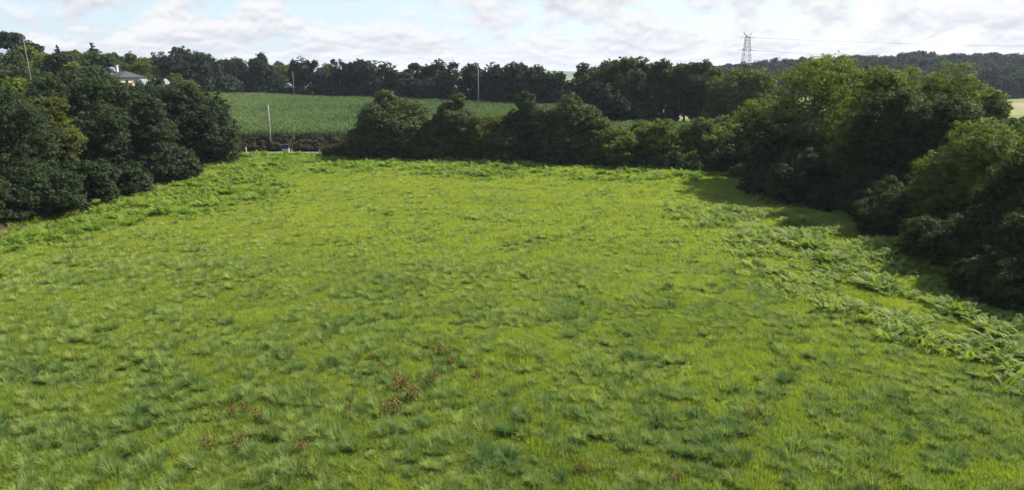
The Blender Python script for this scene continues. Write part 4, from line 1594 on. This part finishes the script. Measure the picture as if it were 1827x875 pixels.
def gable_house(px, Y, yridge, half_w, label, rz, col='white'):
    X = bearing_x(px, Y, 12)
    g = float(terrain(X, Y))
    ridge = level(yridge, Y) - g
    eave = ridge - 2.6
    root = empty('house', (X, Y, g), rz)
    tag(root, label, 'house')
    m = MB()
    d = 4.0
    m.add([(-half_w, -d, -0.5), (half_w, -d, -0.5), (half_w, d, -0.5), (-half_w, d, -0.5), (-half_w, -d, eave), (half_w, -d, eave), (half_w, d, eave), (-half_w, d, eave), (0, -d, ridge - 0.1), (0, d, ridge - 0.1)],
          [(3, 2, 1, 0), (0, 1, 5, 8, 4), (1, 2, 6, 5), (2, 3, 7, 9, 6), (3, 0, 4, 7)])
    m.build('wall', M[col], root)
    m = MB()
    o = 0.4
    s = 2.5 / half_w
    for sg in (-1, 1):
        a = (sg * (half_w + o), ridge - (half_w + o) * s)
        m.add([(0, -d - o, ridge), (0, d + o, ridge), (a[0], d + o, a[1]), (a[0], -d - o, a[1]),
               (0, -d - o, ridge + 0.2), (0, d + o, ridge + 0.2), (a[0], d + o, a[1] + 0.2), (a[0], -d - o, a[1] + 0.2)],
              [(0, 1, 2, 3), (7, 6, 5, 4), (0, 3, 7, 4), (1, 5, 6, 2), (3, 2, 6, 7), (0, 4, 5, 1)])
    m.build('roof', M['pale_slate'], root)
    m = MB()
    for sg in (-1, 1):
        m.bar((0, -d - o - 0.06, ridge + 0.05), (sg * (half_w + o), -d - o - 0.06, ridge - (half_w + o) * s + 0.05), 0.16)
    m.build('bargeboard', M['white'], root)
    window(root, 0, -d, eave - 2.2, 1.0, 1.4, 0, -1)
    window(root, 0, -d, eave + 0.2, 0.8, 0.9, 0, -1)


cream_house()
gable_house(275, 236, 142, 3.2, 'white gabled house with grey roof beside the cream house', math.radians(-30))
gable_house(513, 332, 149, 3.4, 'white gable showing under the lime-green tree behind the maize', math.radians(20))


def roadside():
    x = bearing_x(510, 145.6, 0.5)
    root = empty('roadside_box', (x, 145.6, 0.0), 0.12)
    tag(root, 'navy and white box at the edge of the lane', 'box')
    m = MB()
    m.box(-0.62, 0.62, -0.35, 0.35, -0.1, 1.05)
    m.box(-0.66, 0.66, -0.39, 0.39, 1.053, 1.12)
    m.build('base', M['white'], root)
    m = MB()
    m.box(-0.55, 0.55, -0.3, 0.3, 1.12, 1.85)
    m.add([(-0.6, -0.36, 1.853), (0.6, -0.36, 1.853), (0.6, 0.36, 1.853), (-0.6, 0.36, 1.853), (-0.5, -0.1, 2.05), (0.5, -0.1, 2.05), (0.5, 0.1, 2.05), (-0.5, 0.1, 2.05)],
          [(3, 2, 1, 0), (4, 5, 6, 7), (0, 1, 5, 4), (1, 2, 6, 5), (2, 3, 7, 6), (3, 0, 4, 7)])
    m.build('hood', M['navy'], root)
    x = bearing_x(574, 145.8, 0.4)
    m = MB()
    m.add([(-0.6, -0.3, -0.1), (0.6, -0.3, -0.1), (0.6, 0.3, -0.1), (-0.6, 0.3, -0.1), (-0.5, -0.2, 0.75), (0.5, -0.2, 0.75), (0.5, 0.2, 0.75), (-0.5, 0.2, 0.75)],
          [(3, 2, 1, 0), (4, 5, 6, 7), (0, 1, 5, 4), (1, 2, 6, 5), (2, 3, 7, 6), (3, 0, 4, 7)])
    o = m.build('concrete_block', M['concrete'])
    o.location = (x, 145.8, 0)
    tag(o, 'pale concrete block beside the lane, right of the navy and white box', 'block')
    x = bearing_x(439, 145.8, 0.4)
    m = MB()
    m.tube([(0, 0, -0.2), (0, 0, 1.25), (0, 0, 1.4)], [0.16, 0.15, 0.09], 8)
    o = m.build('marker_post', M['white'])
    o.location = (x, 145.8, 0)
    tag(o, 'white marker post where the lane meets the left hedge', 'post')


roadside()


# ------------------------------------------------------------------ air
def haze():
    m = bpy.data.materials.new('haze_air')
    m.use_nodes = True
    t = m.node_tree
    t.nodes.clear()
    out = t.nodes.new('ShaderNodeOutputMaterial')
    v = t.nodes.new('ShaderNodeVolumePrincipled')
    v.inputs['Color'].default_value = (0.72, 0.82, 1.0, 1)
    v.inputs['Density'].default_value = 0.00007
    v.inputs['Anisotropy'].default_value = 0.2
    t.links.new(v.outputs[0], out.inputs['Volume'])
    b = MB()
    b.box(-5000, 5000, -350, 5000, -1.6, 62)
    o = b.build('haze', m)
    tag(o, 'thin bluish haze filling the air over the land', 'haze', kind='stuff')


haze()
